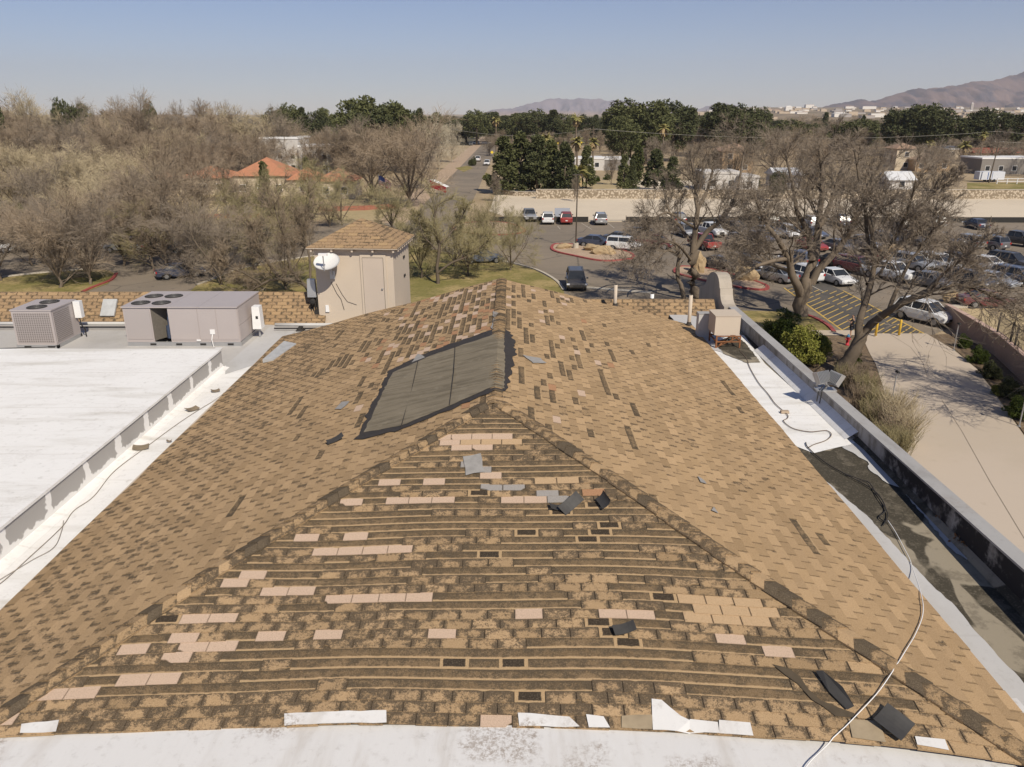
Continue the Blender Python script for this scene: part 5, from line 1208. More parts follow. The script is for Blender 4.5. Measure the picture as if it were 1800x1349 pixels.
# floodlight pair on the parapet
fl = empty('floodlight', (6.93, 16.3, 10.305), 0, 'twin gray finned floodlight clamped on the right parapet', 'floodlight'); fl.location = pix(1452, 686, 10.305)
for k, (x, y, rz, rx) in enumerate([(-.12,.05,25,-35),(.17,-.02,-70,-35)]):
    Mx = Matrix.Translation((x,y,.26)) @ Matrix.Rotation(math.radians(rz),4,'Z') @ Matrix.Rotation(math.radians(rx),4,'X')
    mb = MB(); mb.box(-.17,-.03,-.14,.17,.03,.14,M=Mx)
    for q in range(9): mb.box(-.165+q*.041,-.10,-.13,-.155+q*.041,-.031,.13,M=Mx)
    h = mb.build('lamp_head', M['metal2'], fl); mb = MB(); mb.box(-.15,.031,-.12,.15,.04,.12,M=Mx); mb.build('lens', flat('lamp_glass', (.3,.3,.28), .1, .6), h)
mb = MB(); mb.box(-.22,-.1,.0,.2,.12,.03); mb.tube([(0,0,.03),(0,0,.16)], .03, 8); mb.tube([(-.12,.05,.14),(.17,0,.14)], .02, 6); mb.build('bracket', M['metal2'], fl)
mb = MB(); mb.tube([(-.1,-.05,.12),(-.2,-.1,.0),(-.22,-.12,-.22)], .012, 5); mb.tube([(-.02,-.05,.12),(-.14,-.14,.05),(-.17,-.16,-.25)], .012, 5); mb.build('cable', M['dark'], fl)
# cables on the roof
def cable(name, pts, r, mat, label, h=.015, flo=False):
    P = []
    for a, b in pts:
        q = hit(a, b); P.append((q.x, q.y, q.z+h+(rn(q.x, q.y)+.012 if XL < q.x < XR else 0)))
    P = bez(P, len(P)*7); Q = []
    for x, y, z in P: Q.append((x, y, max(z, topz(x, y)+(rn(x, y) if XL < x < XR and y < gend(x) else 0)+h)))
    mb = MB(); mb.tube(Q, r, 5); o = mb.build(name, mat, None, True); return tag(o, label, 'cable')
cable('white_cable', [(1395,1390),(1420,1349),(1450,1320),(1500,1270),(1540,1225),(1565,1190),(1590,1150),(1608,1120),(1621,1085),(1619,1050),(1603,1000),(1588,965),(1572,935),(1560,918)], .006, M['whitebox'], 'white cable snaking across the right hip down to the front edge', .022)
cable('black_cable', [(1558,922),(1545,912),(1556,900),(1549,880),(1530,860),(1490,838),(1450,815),(1421,790),(1416,780)], .010, M['black'], 'black cable in the blackened gutter running to a tangle by the white cable', .02)
cable('black_cable', [(1552,926),(1560,905),(1542,875),(1528,852),(1512,845),(1480,833)], .009, M['black'], 'shorter black cable looped beside the longer one in the gutter', .02)
cable('brown_cable', [(1300,618),(1312,632),(1318,648),(1333,674),(1350,694),(1363,712),(1383,730),(1384,737),(1377,742),(1388,752),(1402,758),(1425,761),(1452,759),(1461,766),(1452,776),(1430,784),(1420,790)], .009, flat('brown_cable', (.16,.12,.09), .8), 'brown cable curling over the bright white gutter membrane', .02)
cable('roof_cable', [(-40,1050),(0,1030),(50,985),(108,930),(130,900),(165,875),(200,832),(247,795),(265,782),(320,742),(370,710),(415,680)], .006, flat('dusty_cable', (.30,.25,.19), .9), 'dusty cable lying along the white valley left of the shingles', .02)
cable('roof_cable', [(-40,1046),(0,1022),(55,988),(95,965),(109,935),(112,918)], .005, flat('dusty_cable', (.30,.25,.19), .9), 'second dusty cable joining the long one at the lower left', .02)
mb = MB(); P = hit(1379, 727); mb.box(-.09,-.05,0,.09,.05,.05,taper=.01); o = mb.build('splice_box', flat('tan_brick', (.40,.31,.22), .9)); o.location = P+Vector((0,0,.01)); tag(o, 'small tan block lying on the white gutter membrane at the cable', 'block')
for k, (px, py, s, yaw) in enumerate([(248,790,.30,20),(338,722,.28,50),(379,690,.2,30),(298,779,.10,10)]):
    slab('loose_shingle', hit(px, py)+Vector((0,0,.03)), (s, s*.7), yaw, 4, 3, flat('loose_brown_shingle', (.22,.175,.12), .9, var=.4, scale=9), ['brown loose shingle lying across the cable in the left valley','broken brown shingle in the white valley, second from the near one','small broken shingle in the white valley nearest the far end','tiny shingle scrap on the white valley beside the large loose shingle'][k], 'loose shingle')
# leaf litter in the gutter
rng = np.random.default_rng(4); n = 900; A, B = fpix(1635, 888, .0), fpix(1705, 968, 0); t = rng.random((n, 1)); C = np.array(A)*(1-t)+np.array(B)*t; C[:, 0] += rng.normal(size=n)*.05; C[:, 1] += rng.normal(size=n)*.04
C[:, 2] += .02+.09*rng.random(n); a = unit(rng.normal(size=(n, 3)))*.035; b = unit(np.cross(a, rng.normal(size=(n, 3))))*.025
V = np.stack([C-a, C-b, C+a, C+b], 1).reshape(-1, 3); o = np_mesh('leaf_litter', V, np.arange(len(V)).reshape(-1, 4), flat('rusty_dead_leaves', (.24,.12,.05), .9, var=.5, scale=20)); o['kind'] = 'stuff'

# ------------------------------------------------------------------ cars
GL = NB('car_glass', .25, .5); GL.color((.025,.028,.032)); M['glass'] = GL.mat
M['tyre'] = flat('tyre_rubber', (.03,.03,.03), .9); M['rim'] = flat('alloy_rim', (.38,.38,.38), .35, .5, .7)
HLm = NB('headlight_lens', .1, .8); HLm.color((.62,.63,.65)); M['hl'] = HLm.mat
TLm = NB('taillight_lens', .2, .6); TLm.color((.35,.02,.02)); M['tl'] = TLm.mat
def paint(name, c, metal=.0): 
    n = NB(name, .28, .5, metal); n.b.inputs['Coat Weight'].default_value = .35; n.b.inputs['Coat Roughness'].default_value = .2
    f = n.noise(n.obj(), 4, 4); n.color(n.mix(n.math('MULTIPLY', f, .25), c, (.30,.26,.21))); return n.mat
PT = {'white': paint('white_paint', (.72,.72,.71)), 'silver': paint('silver_paint', (.42,.43,.44), .4), 'gray': paint('gray_paint', (.14,.14,.15), .3), 'black': paint('black_paint', (.018,.018,.022)), 'blue': paint('dark_blue_paint', (.015,.03,.075), .1), 'red': paint('red_paint', (.30,.015,.018)), 'maroon': paint('maroon_paint', (.12,.012,.02)), 'bluegray': paint('blue_gray_paint', (.09,.12,.19), .3), 'beige': paint('beige_paint', (.40,.35,.27))}
KINDS = {  # length, width, wheel r, stations: (y, half width, sill z, belt z), cabin: (y0 bottom rear, y0 top, y1 top, y1 bottom), roof z
 'sedan': dict(L=4.8, W=1.82, wr=.33, belt=[(-2.4,.70,.45,.80),(-2.3,.82,.30,.95),(-1.6,.90,.22,1.0),(0,.91,.20,.97),(1.1,.91,.22,.93),(1.8,.88,.24,.84),(2.25,.80,.30,.72),(2.4,.66,.42,.60)], cab=(-1.75,-1.0,.35,1.2), rz=1.44),
 'suv': dict(L=4.7, W=1.9, wr=.37, belt=[(-2.35,.78,.50,1.0),(-2.28,.88,.38,1.12),(-1.6,.94,.30,1.15),(0,.95,.28,1.12),(1.1,.95,.30,1.08),(1.8,.92,.32,1.0),(2.22,.84,.38,.88),(2.35,.70,.50,.72)], cab=(-2.2,-1.9,.55,1.35), rz=1.74),
 'box': dict(L=4.2, W=1.8, wr=.33, belt=[(-2.1,.80,.40,1.0),(-2.05,.88,.30,1.1),(-1.4,.90,.24,1.12),(0,.90,.22,1.1),(1.1,.90,.24,1.06),(1.7,.88,.26,1.0),(2.0,.82,.32,.86),(2.1,.72,.44,.70)], cab=(-2.05,-1.95,.75,1.25), rz=1.66),
 'pickup': dict(L=5.6, W=1.98, wr=.40, belt=[(-2.8,.90,.60,1.10),(-2.75,.96,.48,1.16),(-1.9,.98,.40,1.18),(-.3,.98,.38,1.2),(1.1,.98,.38,1.18),(2.0,.96,.40,1.14),(2.65,.92,.45,1.04),(2.8,.84,.55,.9)], cab=(-.85,-.7,.75,1.4), rz=1.86)}
def car_proto(kind):
    K = KINDS[kind]; e = empty('proto'); r = K['wr']; wy = (-K['L']*.30, K['L']*.31)
    B = []; 
    for (y0, a, s, b), (y1, a2, s2, b2) in zip(K['belt'], K['belt'][1:]):
        for t in (0, .25, .5, .75): B.append((y0+(y1-y0)*t, a+(a2-a)*t, s+(s2-s)*t, b+(b2-b)*t))
    B.append(K['belt'][-1]); mb = MB(); V = []
    for (y, w, s, b) in B:
        cut = 0
        for q in wy:
            d = abs(y-q); 
            if d < r*1.25: cut = max(cut, math.sqrt(max(0, (r*1.25)**2-d*d))+r-s)
        sz = s+max(0, cut)*.85; mid = max(sz+.02, s+(b-s)*.55)
        V += [(0,y,s),(w*.9,y,sz),(w,y,max(sz+.01,s+.15*(b-s))),(w,y,mid),(w*.96,y,b-.04),(w*.88,y,b),(0,y,b+.035),(-w*.88,y,b),(-w*.96,y,b-.04),(-w,y,mid),(-w,y,max(sz+.01,s+.15*(b-s))),(-w*.9,y,sz)]
    n = 12; N = len(B); Fc = [(i*n+k, i*n+(k+1)%n, (i+1)*n+(k+1)%n, (i+1)*n+k) for i in range(N-1) for k in range(n)]+[tuple(range(n)), tuple((N-1)*n+k for k in range(n))[::-1]]
    Fc = [f[::-1] for f in Fc]
    mb.add(V, Fc)
    yb0, yt0, yt1, yb1 = K['cab']; W = K['W']/2; zb = np.interp(0, [b[0] for b in B], [b[3] for b in B]); rz = K['rz']; zf = np.interp(yb1, [b[0] for b in B], [b[3] for b in B]); zr_ = np.interp(yb0, [b[0] for b in B], [b[3] for b in B])
    bw, tw = W*.90, W*.72
    # roof panel, pillars
    mb.add([(-tw,yt0,rz-.05),(tw,yt0,rz-.05),(tw,yt1,rz-.05),(-tw,yt1,rz-.05),(-tw*.9,yt0+.06,rz+.0),(tw*.9,yt0+.06,rz+.0),(tw*.9,yt1-.1,rz+.0),(-tw*.9,yt1-.1,rz+.0)], [(4,5,6,7),(0,1,5,4),(1,2,6,5),(2,3,7,6),(3,0,4,7)])
    for sx in (-1, 1):
        mb.tube([(sx*bw,yb0,zr_-.03),(sx*tw,yt0,rz-.04)], .05, 5); mb.tube([(sx*bw,yb1,zf-.03),(sx*tw,yt1,rz-.04)], .035, 5)
        ym = (yt0+yt1)/2; mb.tube([(sx*bw,ym,zb-.02),(sx*tw,ym,rz-.04)], .035, 5); mb.tube([(sx*tw,yt0,rz-.045),(sx*tw,yt1,rz-.045)], .035, 5)
        if kind in ('suv',): mb.tube([(sx*tw*.85,yt0+.15,rz+.035),(sx*tw*.85,yt1-.25,rz+.035)], .022, 5)
    if kind == 'pickup':
        pass
    mb.build('body', PT['white'], e, False)
    g = MB(); g.add([(-bw+.015,yb0+.02,zr_-.02),(bw-.015,yb0+.02,zr_-.02),(bw-.015,yb1-.02,zf-.02),(-bw+.015,yb1-.02,zf-.02),(-tw+.01,yt0+.01,rz-.052),(tw-.01,yt0+.01,rz-.052),(tw-.01,yt1-.01,rz-.052),(-tw+.01,yt1-.01,rz-.052)], [(0,1,5,4),(1,2,6,5),(2,3,7,6),(3,0,4,7),(4,5,6,7)]); g.build('window', M['glass'], e)
    if kind == 'pickup':
        b2 = MB(); b2.box(-.80,-2.70,1.203,.80,-.95,1.215); b2.build('cargo_bed', M['dark'], e)
    for y in wy:
        for sx in (-1, 1):
            w = MB(); x = sx*(W-.11)
            prof = [(.0,-.1),(r*.95,-.1),(r,-.07),(r,.07),(r*.95,.1),(.0,.1)]
            w.lathe(prof[1:-1], 16); V2 = [(x+v[2], y+v[0], r+v[1]) for v in w.v]; w2 = MB(); w2.add(V2, w.f); wh = w2.build('wheel', M['tyre'], e, False)
            q = MB(); q.lathe([(r*.62,0),(r*.62,.012),(r*.2,.02)], 12); q2 = MB(); q2.add([(x+sx*(.1+v[2]), y+v[0], r+v[1]) for v in q.v], q.f); q2.build('rim', M['rim'], wh)
    yf = B[-1]; fw = yf[1]
    for sx in (-1, 1):
        h = MB(); zz = K['belt'][-2][3]-.1; yy = K['belt'][-2][0]; h.box(sx*K['belt'][-2][1]-.17, yy-.04, zz-.08, sx*K['belt'][-2][1]+.02*sx+.10, yy+.10, zz+.06); h.build('headlight', M['hl'], e)
        h = MB(); zz = K['belt'][1][3]-.14; yy = K['belt'][1][0]; h.box(sx*K['belt'][1][1]*.86-.11, yy-.10, zz-.13, sx*K['belt'][1][1]*.86+.11, yy+.03, zz+.08); h.build('taillight', M['tl'], e)
        h = MB(); h.box(sx*(W+.08)-.09, yb1-.35, zf+.03, sx*(W+.08)+.09, yb1-.22, zf+.19); h.build('wing_mirror', PT['black'], e)
    h = MB(); h.box(-.36, yf[0]-.02, .5, .36, yf[0]+.02, yf[3]-.04); h.build('grille', M['dark'], e)
    h = MB(); h.box(-.16, B[0][0]-.02, .62, .16, B[0][0]+.0, .74); h.build('number_plate', M['whitebox'], e)
    return e
CP = {k: car_proto(k) for k in KINDS}
def car(kind, px, py, head, col, label, group=None, zz=.03, name=None, sc=1.0):
    p = pix(px, py, .0) if not isinstance(px, Vector) else px
    c = copy_tree(CP[kind]); c.name = name or {'sedan':'sedan_car','suv':'sport_utility_vehicle','box':'hatchback_car','pickup':'pickup_truck'}[kind]
    c.location = (p.x, p.y, zz); c.rotation_euler = (0, 0, -math.radians(head)); c.scale = (sc, sc, sc); tag(c, label, {'sedan':'car','suv':'suv','box':'car','pickup':'pickup truck'}[kind], group)
    for ch in c.children:
        ch.name = ch.name.split('.')[0]
        if ch.name.startswith('body') or ch.name.startswith('wing'):
            if ch.name.startswith('body'): ch.material_slots[0].link = 'OBJECT'; ch.material_slots[0].material = PT[col]
    return c
# heading: degrees clockwise from straight away
GC = 'parked cars in the lot'
for (k, px, py, hd, col, lab) in [
 ('suv',1012,506,182,'black','black sport utility vehicle with a roof rack driving toward the church'),
 ('pickup',930,388,175,'silver','silver truck seen from the front at the left end of the far row'),
 ('suv',963,393,2,'white','white sport utility vehicle with its rear to the camera in the far row'),
 ('suv',995,393,2,'red','red sport utility vehicle in the far row beside the light pole'),
 ('suv',1055,394,2,'silver','silver sport utility vehicle standing alone in the far row, right of the light pole'),
 ('sedan',1048,434,112,'blue','dark blue hatchback at the left of the cluster behind the island'),
 ('sedan',1092,428,112,'black','black sedan behind the white boxy hatchback'),
 ('box',1097,440,113,'white','white boxy hatchback beside the red kerbed island'),
 ('suv',1131,424,118,'gray','dark gray sport utility vehicle right of the black sedan'),
 ('suv',1152,437,118,'maroon','dark red sport utility vehicle half hidden by hanging twigs'),
 ('suv',1206,416,170,'silver','silver sport utility vehicle facing the camera behind the upright tree'),
 ('pickup',1248,415,160,'white','white pickup truck facing the camera right of the upright tree'),
 ('pickup',1236,437,345,'red','red pickup truck showing its tail beside the upright tree trunk'),
 ('suv',1192,394,2,'gray','gray sport utility vehicle in the far row behind the tree'),
 ('suv',1306,436,150,'gray','dark gray sport utility vehicle among the branches left of the big cottonwood'),
 ('sedan',1330,426,150,'bluegray','blue gray car behind the dark gray one near the big cottonwood'),
 ('sedan',1266,474,140,'black','black sedan parked along the second island'),
 ('suv',1312,476,140,'black','black sport utility vehicle right of the black sedan at the second island'),
 ('sedan',1362,494,330,'silver','silver sedan seen from behind at the right tip of the second island'),
 ('suv',1408,494,340,'white','white sport utility vehicle between the silver sedan and the big trunk'),
 ('sedan',1466,498,165,'white','white sedan with a dark grille facing the yellow striped area'),
 ('suv',1402,468,340,'bluegray','blue sport utility vehicle behind the white one near the big trunk'),
 ('suv',1504,480,150,'maroon','dark red sport utility vehicle right of the big cottonwood'),
 ('pickup',1562,492,150,'white','white pickup truck behind the leaning tree'),
 ('pickup',1513,440,150,'gray','gray truck with a white nose in the middle row'),
 ('suv',1385,418,175,'white','white van like vehicle seen through the cottonwood limbs'),
 ('sedan',1426,440,165,'red','bright red car seen through the cottonwood limbs'),
 ('suv',1352,396,2,'black','dark sport utility vehicle in the far row seen through branches'),
 ('suv',1475,398,2,'blue','blue car in the far row behind the cottonwood crown'),
 ('suv',1601,430,150,'gray','dark gray sport utility vehicle, leftmost of the right hand middle row'),
 ('pickup',1648,434,150,'black','black truck second in the right hand middle row'),
 ('suv',1697,436,345,'silver','silver sport utility vehicle showing its tail in the right hand middle row'),
 ('suv',1736,438,340,'gray','charcoal sport utility vehicle with lit red lamps in the right hand middle row'),
 ('pickup',1785,432,150,'black','black pickup truck at the right picture edge'),
 ('suv',1645,474,150,'white','white sport utility vehicle with roof rails, alone in the near right row'),
 ('suv',1772,472,150,'black','black sport utility vehicle near the right edge behind the blue gray one'),
 ('suv',1783,500,150,'bluegray','blue gray sport utility vehicle near the right edge'),
 ('sedan',1632,504,150,'gray','small dark car under the arching limb'),
 ('sedan',1735,540,95,'maroon','dark maroon car partly hidden behind the kerb of the right planting strip'),
 ('suv',1622,566,150,'white','white sport utility vehicle, nearest car, standing at the end of the yellow stripes'),
 ('sedan',68,430,85,'silver','silver sedan on the left street'),
 ('suv',0,444,100,'white','white sport utility vehicle cut by the left picture edge'),
 ('pickup',225,445,285,'silver','silver pickup truck with red tail lamp parked behind bare trees'),
 ('suv',295,446,90,'black','black sport utility vehicle beside the silver pickup'),
 ('suv',352,424,85,'gray','gray sport utility vehicle behind the pale trunk on the left'),
 ('sedan',318,488,60,'blue','blue car half hidden by the large air conditioner'),
 ('sedan',245,428,270,'black','dark car beyond the silver pickup'),
 ('sedan',848,462,80,'bluegray','dark blue car behind the budding tree on the lawn'),
 ('pickup',840,284,0,'white','white pickup truck driving away along the street'),
 ('suv',856,291,182,'white','white vehicle parked at the right kerb of the street'),
 ('suv',838,254,90,'white','white vehicle at the far end of the street, left one'),
 ('pickup',855,254,270,'white','white vehicle at the far end of the street, right one'),
 ('suv',828,256,180,'gray','dark vehicle at the far end of the street left of the white ones'),
 ('sedan',1425,418,150,'bluegray','blue gray car behind the bright red one'),
 ('suv',1580,404,2,'gray','dark vehicle in the far row at the right'),
 ('suv',1556,432,150,'black','black sport utility vehicle left of the right hand middle row, near the far island'),
 ('sedan',1474,442,150,'gray','gray sedan between the bright red car and the truck with a white nose'),
 ('sedan',1345,416,150,'silver','silver sedan in the rows behind the big cottonwood'),
 ('suv',1292,412,160,'black','black sport utility vehicle right of the white pickup truck facing the camera'),
 ('sedan',1464,468,340,'black','black sedan behind the white sedan with the dark grille'),
 ('suv',1600,474,150,'silver','silver sport utility vehicle left of the white one with roof rails'),
 ('suv',1692,474,150,'gray','gray sport utility vehicle right of the white one with roof rails'),
 ('sedan',1733,474,150,'white','white sedan in the near right row, second from the black one'),
 ('suv',1700,506,150,'black','black sport utility vehicle in the nearest right row'),
 ('sedan',1742,504,150,'silver','silver sedan left of the blue gray vehicle near the right edge'),
 ('suv',1640,400,2,'silver','silver vehicle in the far row toward the right edge'),
 ('sedan',1715,402,2,'blue','blue sedan in the far row toward the right edge'),
 ('suv',1425,400,2,'white','white vehicle in the far row behind the big cottonwood'),
 ('sedan',1270,396,2,'black','black sedan in the far row right of the upright tree')]:
    car(kind := k, px, py, hd, col, lab, None)
for e in CP.values():
    for c in list(e.children):
        for d in list(c.children): bpy.data.objects.remove(d)
        bpy.data.objects.remove(c)
    bpy.data.objects.remove(e)

# ------------------------------------------------------------------ street furniture
def lamp_post(px, py, h, label, lean=0):
    p = pix(px, py); e = empty('lamp_post', p, 0, label, 'lamp post'); mb = MB(); mb.tube([(0,0,-.1),(lean*h,0,h)], .035, 8); mb.build('post', M['metal2'], e)
    mb = MB(); mb.box(lean*h-.07,-.22,h,lean*h+.07,.12,h+.1,taper=.02); mb.build('lamp_head', M['dark'], e); mb = MB(); mb.lathe([(.1,0),(.1,.03)],10,(0,0,.07)); mb.build('base_plate', M['metal2'], e)
lamp_post(1676, 618, 2.0, 'small lamp post at the top of the driveway bed by the retaining wall')
lamp_post(1791, 752, 2.0, 'small lamp post at the right edge of the driveway')
lamp_post(1566, 712, 2.0, 'small lamp post in the planting bed on the left side of the driveway', .02)
p = pix(1012, 438); e = empty('light_pole', p, 0, 'tall bronze parking lot light pole on a concrete base in the island', 'light pole')
mb = MB(); mb.tube([(0,0,.7),(0,0,8.9)], [.09,.06], 8); mb.build('pole', flat('bronze_metal', (.07,.055,.04), .5), e)
mb = MB(); mb.lathe([(.36,0),(.34,.75)], 16); mb.build('base', M['curb'], e); mb = MB(); mb.box(-.6,-.16,8.9,.6,.16,9.05); mb.build('lamp_head', flat('bronze_metal', (.07,.055,.04), .5), e)
for px, py, lab in [(1539,591,'yellow bollard left one at the driveway entrance'),(1580,590,'taller looking yellow bollard, right one at the driveway entrance')]:
    e = empty('bollard', pix(px, py, .1), 0, lab, 'bollard'); mb = MB(); mb.lathe([(.09,-.1),(.09,1.12),(.07,1.2),(.03,1.24)], 14); mb.build('post', flat('bollard_yellow', (.66,.42,.05), .5), e, True); mb = MB(); mb.lathe([(.14,-.02),(.13,.03)], 14); mb.build('footing', M['curb'], e)
e = empty('fire_hydrant', pix(1489, 607, .05), 0, 'red fire hydrant with a blue bonnet beside the leaning tree', 'fire hydrant')
hr_ = flat('hydrant_red', (.42,.03,.04), .5); mb = MB(); mb.lathe([(.16,0),(.16,.05),(.11,.06),(.11,.55),(.14,.56),(.14,.6)], 14); mb.build('barrel', hr_, e, True)
mb = MB(); mb.lathe([(.13,.6),(.12,.7),(.07,.78),(.03,.8),(.03,.84)], 14); mb.build('bonnet', flat('hydrant_blue', (.05,.17,.30), .5), e, True)
for s in (-1, 1): mb = MB(); mb.tube([(s*.09,0,.45),(s*.2,0,.45)], .05, 8); mb.build('nozzle', hr_, e)
mb = MB(); mb.tube([(0,-.09,.38),(0,-.2,.38)], .065, 8); mb.build('nozzle', hr_, e)
# rocks
rk = stucco('sandstone_rock', (.46,.34,.20), .6)
def rock(px, py, s, label, seed, name='rock'):
    from mathutils import noise
    import bmesh
    bm = bmesh.new(); bmesh.ops.create_icosphere(bm, subdivisions=3, radius=1.0)
    for v in bm.verts:
        d = v.co.copy(); k = 1+.45*noise.fractal(d*1.1+Vector((seed,seed*2,0)), 1, 2, 3); v.co = Vector((d.x*s[0]*k, d.y*s[1]*k, d.z*s[2]*k+s[2]*.5))
    me = bpy.data.meshes.new(name); bm.to_mesh(me); bm.free(); me.materials.append(rk); o = bpy.data.objects.new(name, me); COL.objects.link(o); o.location = pix(px, py)+Vector((0,0,.1)); tag(o, label, 'rock')
rock(992, 438, (.9,.6,.4), 'low rock at the left tip of the first island', 1); rock(1042, 442, (1.1,.7,.5), 'rock in the middle of the first island', 2); rock(1062, 448, (1.5,.8,.6), 'largest rock, right of the middle one on the first island', 3)
rock(1229, 480, (.6,.6,1.4), 'upright boulder behind the upright tree on the second island', 4); rock(1312, 494, (1.1,.7,.9), 'big tan boulder at the right end of the second island', 5); rock(1298, 490, (.4,.4,1.3), 'narrow pale boulder leaning beside the big tan boulder', 6); rock(1565, 450, (1.5,.8,.8), 'reddish boulder on the small far island', 7)
rock(1672, 532, (.8,.5,.6), 'pinkish boulder by the right planting strip', 8)
# silt fence, stone wall, privacy fences and retaining wall
def wall_line(name, pts, z0, z1, t, mat, label, cat, cap=None, world=False, nocap=False):
    P = [pix(a, b) if not world else Vector((a, b, 0)) for a, b in pts]; e = empty(name, P[0], 0, label, cat)
    mb = MB(); mc = MB()
    for a, b in zip(P, P[1:]):
        d = (b-a).normalized(); n = Vector((-d.y, d.x, 0))*t/2; a_, b_ = a-P[0], b-P[0]
        for m_, w, za, zb in ((mb, 1.0, z0, z1),)+(((mc, 1.35, z1+.002, z1+.08),) if cap else ()):
            q = [a_-n*w, b_-n*w, b_+n*w, a_+n*w]; vs = [tuple(v+Vector((0,0,za))) for v in q]+[tuple(v+Vector((0,0,zb))) for v in q]
            m_.add(vs, [(3,2,1,0),(4,5,6,7),(0,1,5,4),(1,2,6,5),(2,3,7,6),(3,0,4,7)])
    mb.build('panel' if 'fence' in name else 'wall', mat, e)
    if cap: mc.build('coping', cap, e)
    return e
wall_line('stone_wall', [(942,349.5),(1300,349.5),(1800,350),(2300,351)], 0, 1.75, .5, M['stone'], 'long low wall of pale field stones along the far side of the basin', 'wall', flat('stone_coping', (.50,.44,.35)))
wall_line('stone_wall', [(868,341),(905,345),(942,346)], 0, .9, .4, M['stone'], 'lower end of pale stone wall left of the tall part', 'wall', flat('stone_coping', (.50,.44,.35)))
def siltfence(pts, label):
    e = wall_line('silt_fence', pts, 0, .85, .06, flat('black_silt_fabric', (.03,.028,.025), .8, var=.3), label, 'fence')
    P = [pix(a, b)-pix(*pts[0]) for a, b in pts]
    for a, b in zip(P, P[1:]):
        n = min(14, max(1, int((b-a).length/5)))
        for i in range(n): q = a.lerp(b, i/n); mb = MB(); mb.box(q.x-.04,q.y-.12,0,q.x+.04,q.y-.04,1.05); mb.build('post', M['bark'], e)
siltfence([(862,391),(1034,391)], 'black silt fence at the lot edge, left piece'); siltfence([(1100,391),(1500,391.5),(1860,392)], 'black silt fence at the lot edge, long right piece')
pw = flat('pink_stucco_wall', (.40,.28,.215), .9, var=.15)
wall_line('retaining_wall', [(1659,568),(1700,593),(1750,625),(1800,672),(1850,730)], 0, 1.5, .3, pw, 'curved pink stucco retaining wall right of the driveway', 'wall', flat('pink_coping', (.50,.35,.28)))
def ironfence(pts, z0, h, label, step=.14, postevery=2.6, mat=None):
    P = [pix(a, b) for a, b in pts]; e = empty('iron_fence', P[0], 0, label, 'fence'); mat = mat or flat('black_iron', (.02,.02,.02), .5); mb = MB(); 
    for a, b in zip(P, P[1:]):
        a_, b_ = a-P[0], b-P[0]; L = (b_-a_).length; z = Vector((0,0,z0))
        for hh in (.12, h-.08): mb.tube([a_+z+Vector((0,0,hh)), b_+z+Vector((0,0,hh))], .02, 4)
        for i in range(int(L/step)+1): q = a_.lerp(b_, i*step/L)+z; mb.tube([q+Vector((0,0,.05)), q+Vector((0,0,h))], .009, 3, cap=False)
        for i in range(min(12, int(L/postevery)+1)): q = a_.lerp(b_, min(1, i*postevery/L))+z; pm = MB(); pm.box(q.x-.045,q.y-.045,q.z,q.x+.045,q.y+.045,q.z+h+.1); pm.build('post', mat, e)
    mb.build('railing', mat, e)
ironfence([(1745,622),(1775,648),(1800,672),(1850,730)], 1.58, 1.3, 'black iron fence standing on the curved pink retaining wall')
ironfence([(-200,402),(150,399),(300,397),(440,396)], 0, 1.5, 'long dark iron fence along the dry field at left', .35, 6)
wall_line('brick_wall', [(255,385),(380,384),(500,383)], 0, .7, .3, flat('red_brick', (.30,.12,.08), .9, var=.3, scale=3), 'low red brick wall in front of the orange roofed house', 'wall')
wall_line('brick_wall', [(560,372),(640,370),(700,366)], 0, .8, .3, flat('red_brick', (.30,.12,.08), .9, var=.3, scale=3), 'short red brick wall left of the street below the flag', 'wall')
# tilted reflective sheet in the basin
e = empty('display_board', pix(988, 388), 0, 'pale blue gray board standing behind the red car', 'board'); mb = MB(); mb.box(-1.2,-.03,.5,1.2,.03,1.95); mb.build('board', flat('pale_board', (.36,.38,.42), .4), e)
for x in (-1.1, 1.1): mb = MB(); mb.box(x-.04,.031,0,x+.04,.1,1.9); mb.build('leg', M['metal2'], e)
# utility poles and wires
wd = flat('weathered_pole_wood', (.12,.095,.07), .9)
def upole(px, pyb, pyt, label, lean=0, Z=None):
    p = pix(px, pyb); Zc = p.y*cP+CH*sP; h = top_h(pyt, Zc); e = empty('utility_pole', p, 0, label, 'utility pole')
    mb = MB(); mb.tube([(0,0,-.2),(lean*h,0,h)], [.17,.11], 8); mb.build('pole', wd, e); mb = MB(); mb.box(lean*h-1.1,-.06,h-.9,lean*h+1.1,.06,h-.75); mb.build('crossarm', wd, e)
    for x in (-1, 0, 1):
        mb = MB(); mb.lathe([(.06,0),(.08,.06),(.04,.14)], 8, (lean*h+x,0,h-.75)); mb.build('insulator', M['metal2'], e)
    return p+Vector((lean*h, 0, h-.7))
a = upole(1738, 322, 243, 'leaning dark utility pole in front of the white trailer', .06); b = upole(1741, 285, 227, 'second utility pole behind the leaning one', .02); c = upole(1041, 300, 222, 'gray utility pole above the palms in the centre background', .0)
wr = flat('pale_wire', (.30,.28,.24), .6)
def wire(a, b, sag, label, r=.045):
    P = [a.lerp(b, i/24)-Vector((0,0,sag*4*(i/24)*(1-i/24))) for i in range(25)]; mb = MB(); mb.tube(P, r, 4); tag(mb.build('power_line', wr), label, 'power line')
wire(c, b, 2.5, 'power line sagging between the central and right utility poles'); wire(c+Vector((-.8,0,0)), Vector((-20, c.y+30, c.z-.5)), 2.0, 'power line running left from the central utility pole over the street'); wire(b, b+Vector((60, -10, 0)), 1.5, 'power line running right from the second utility pole')
wire(a, a+Vector((60,15,0)), 1.0, 'power line running right from the leaning utility pole', .03)
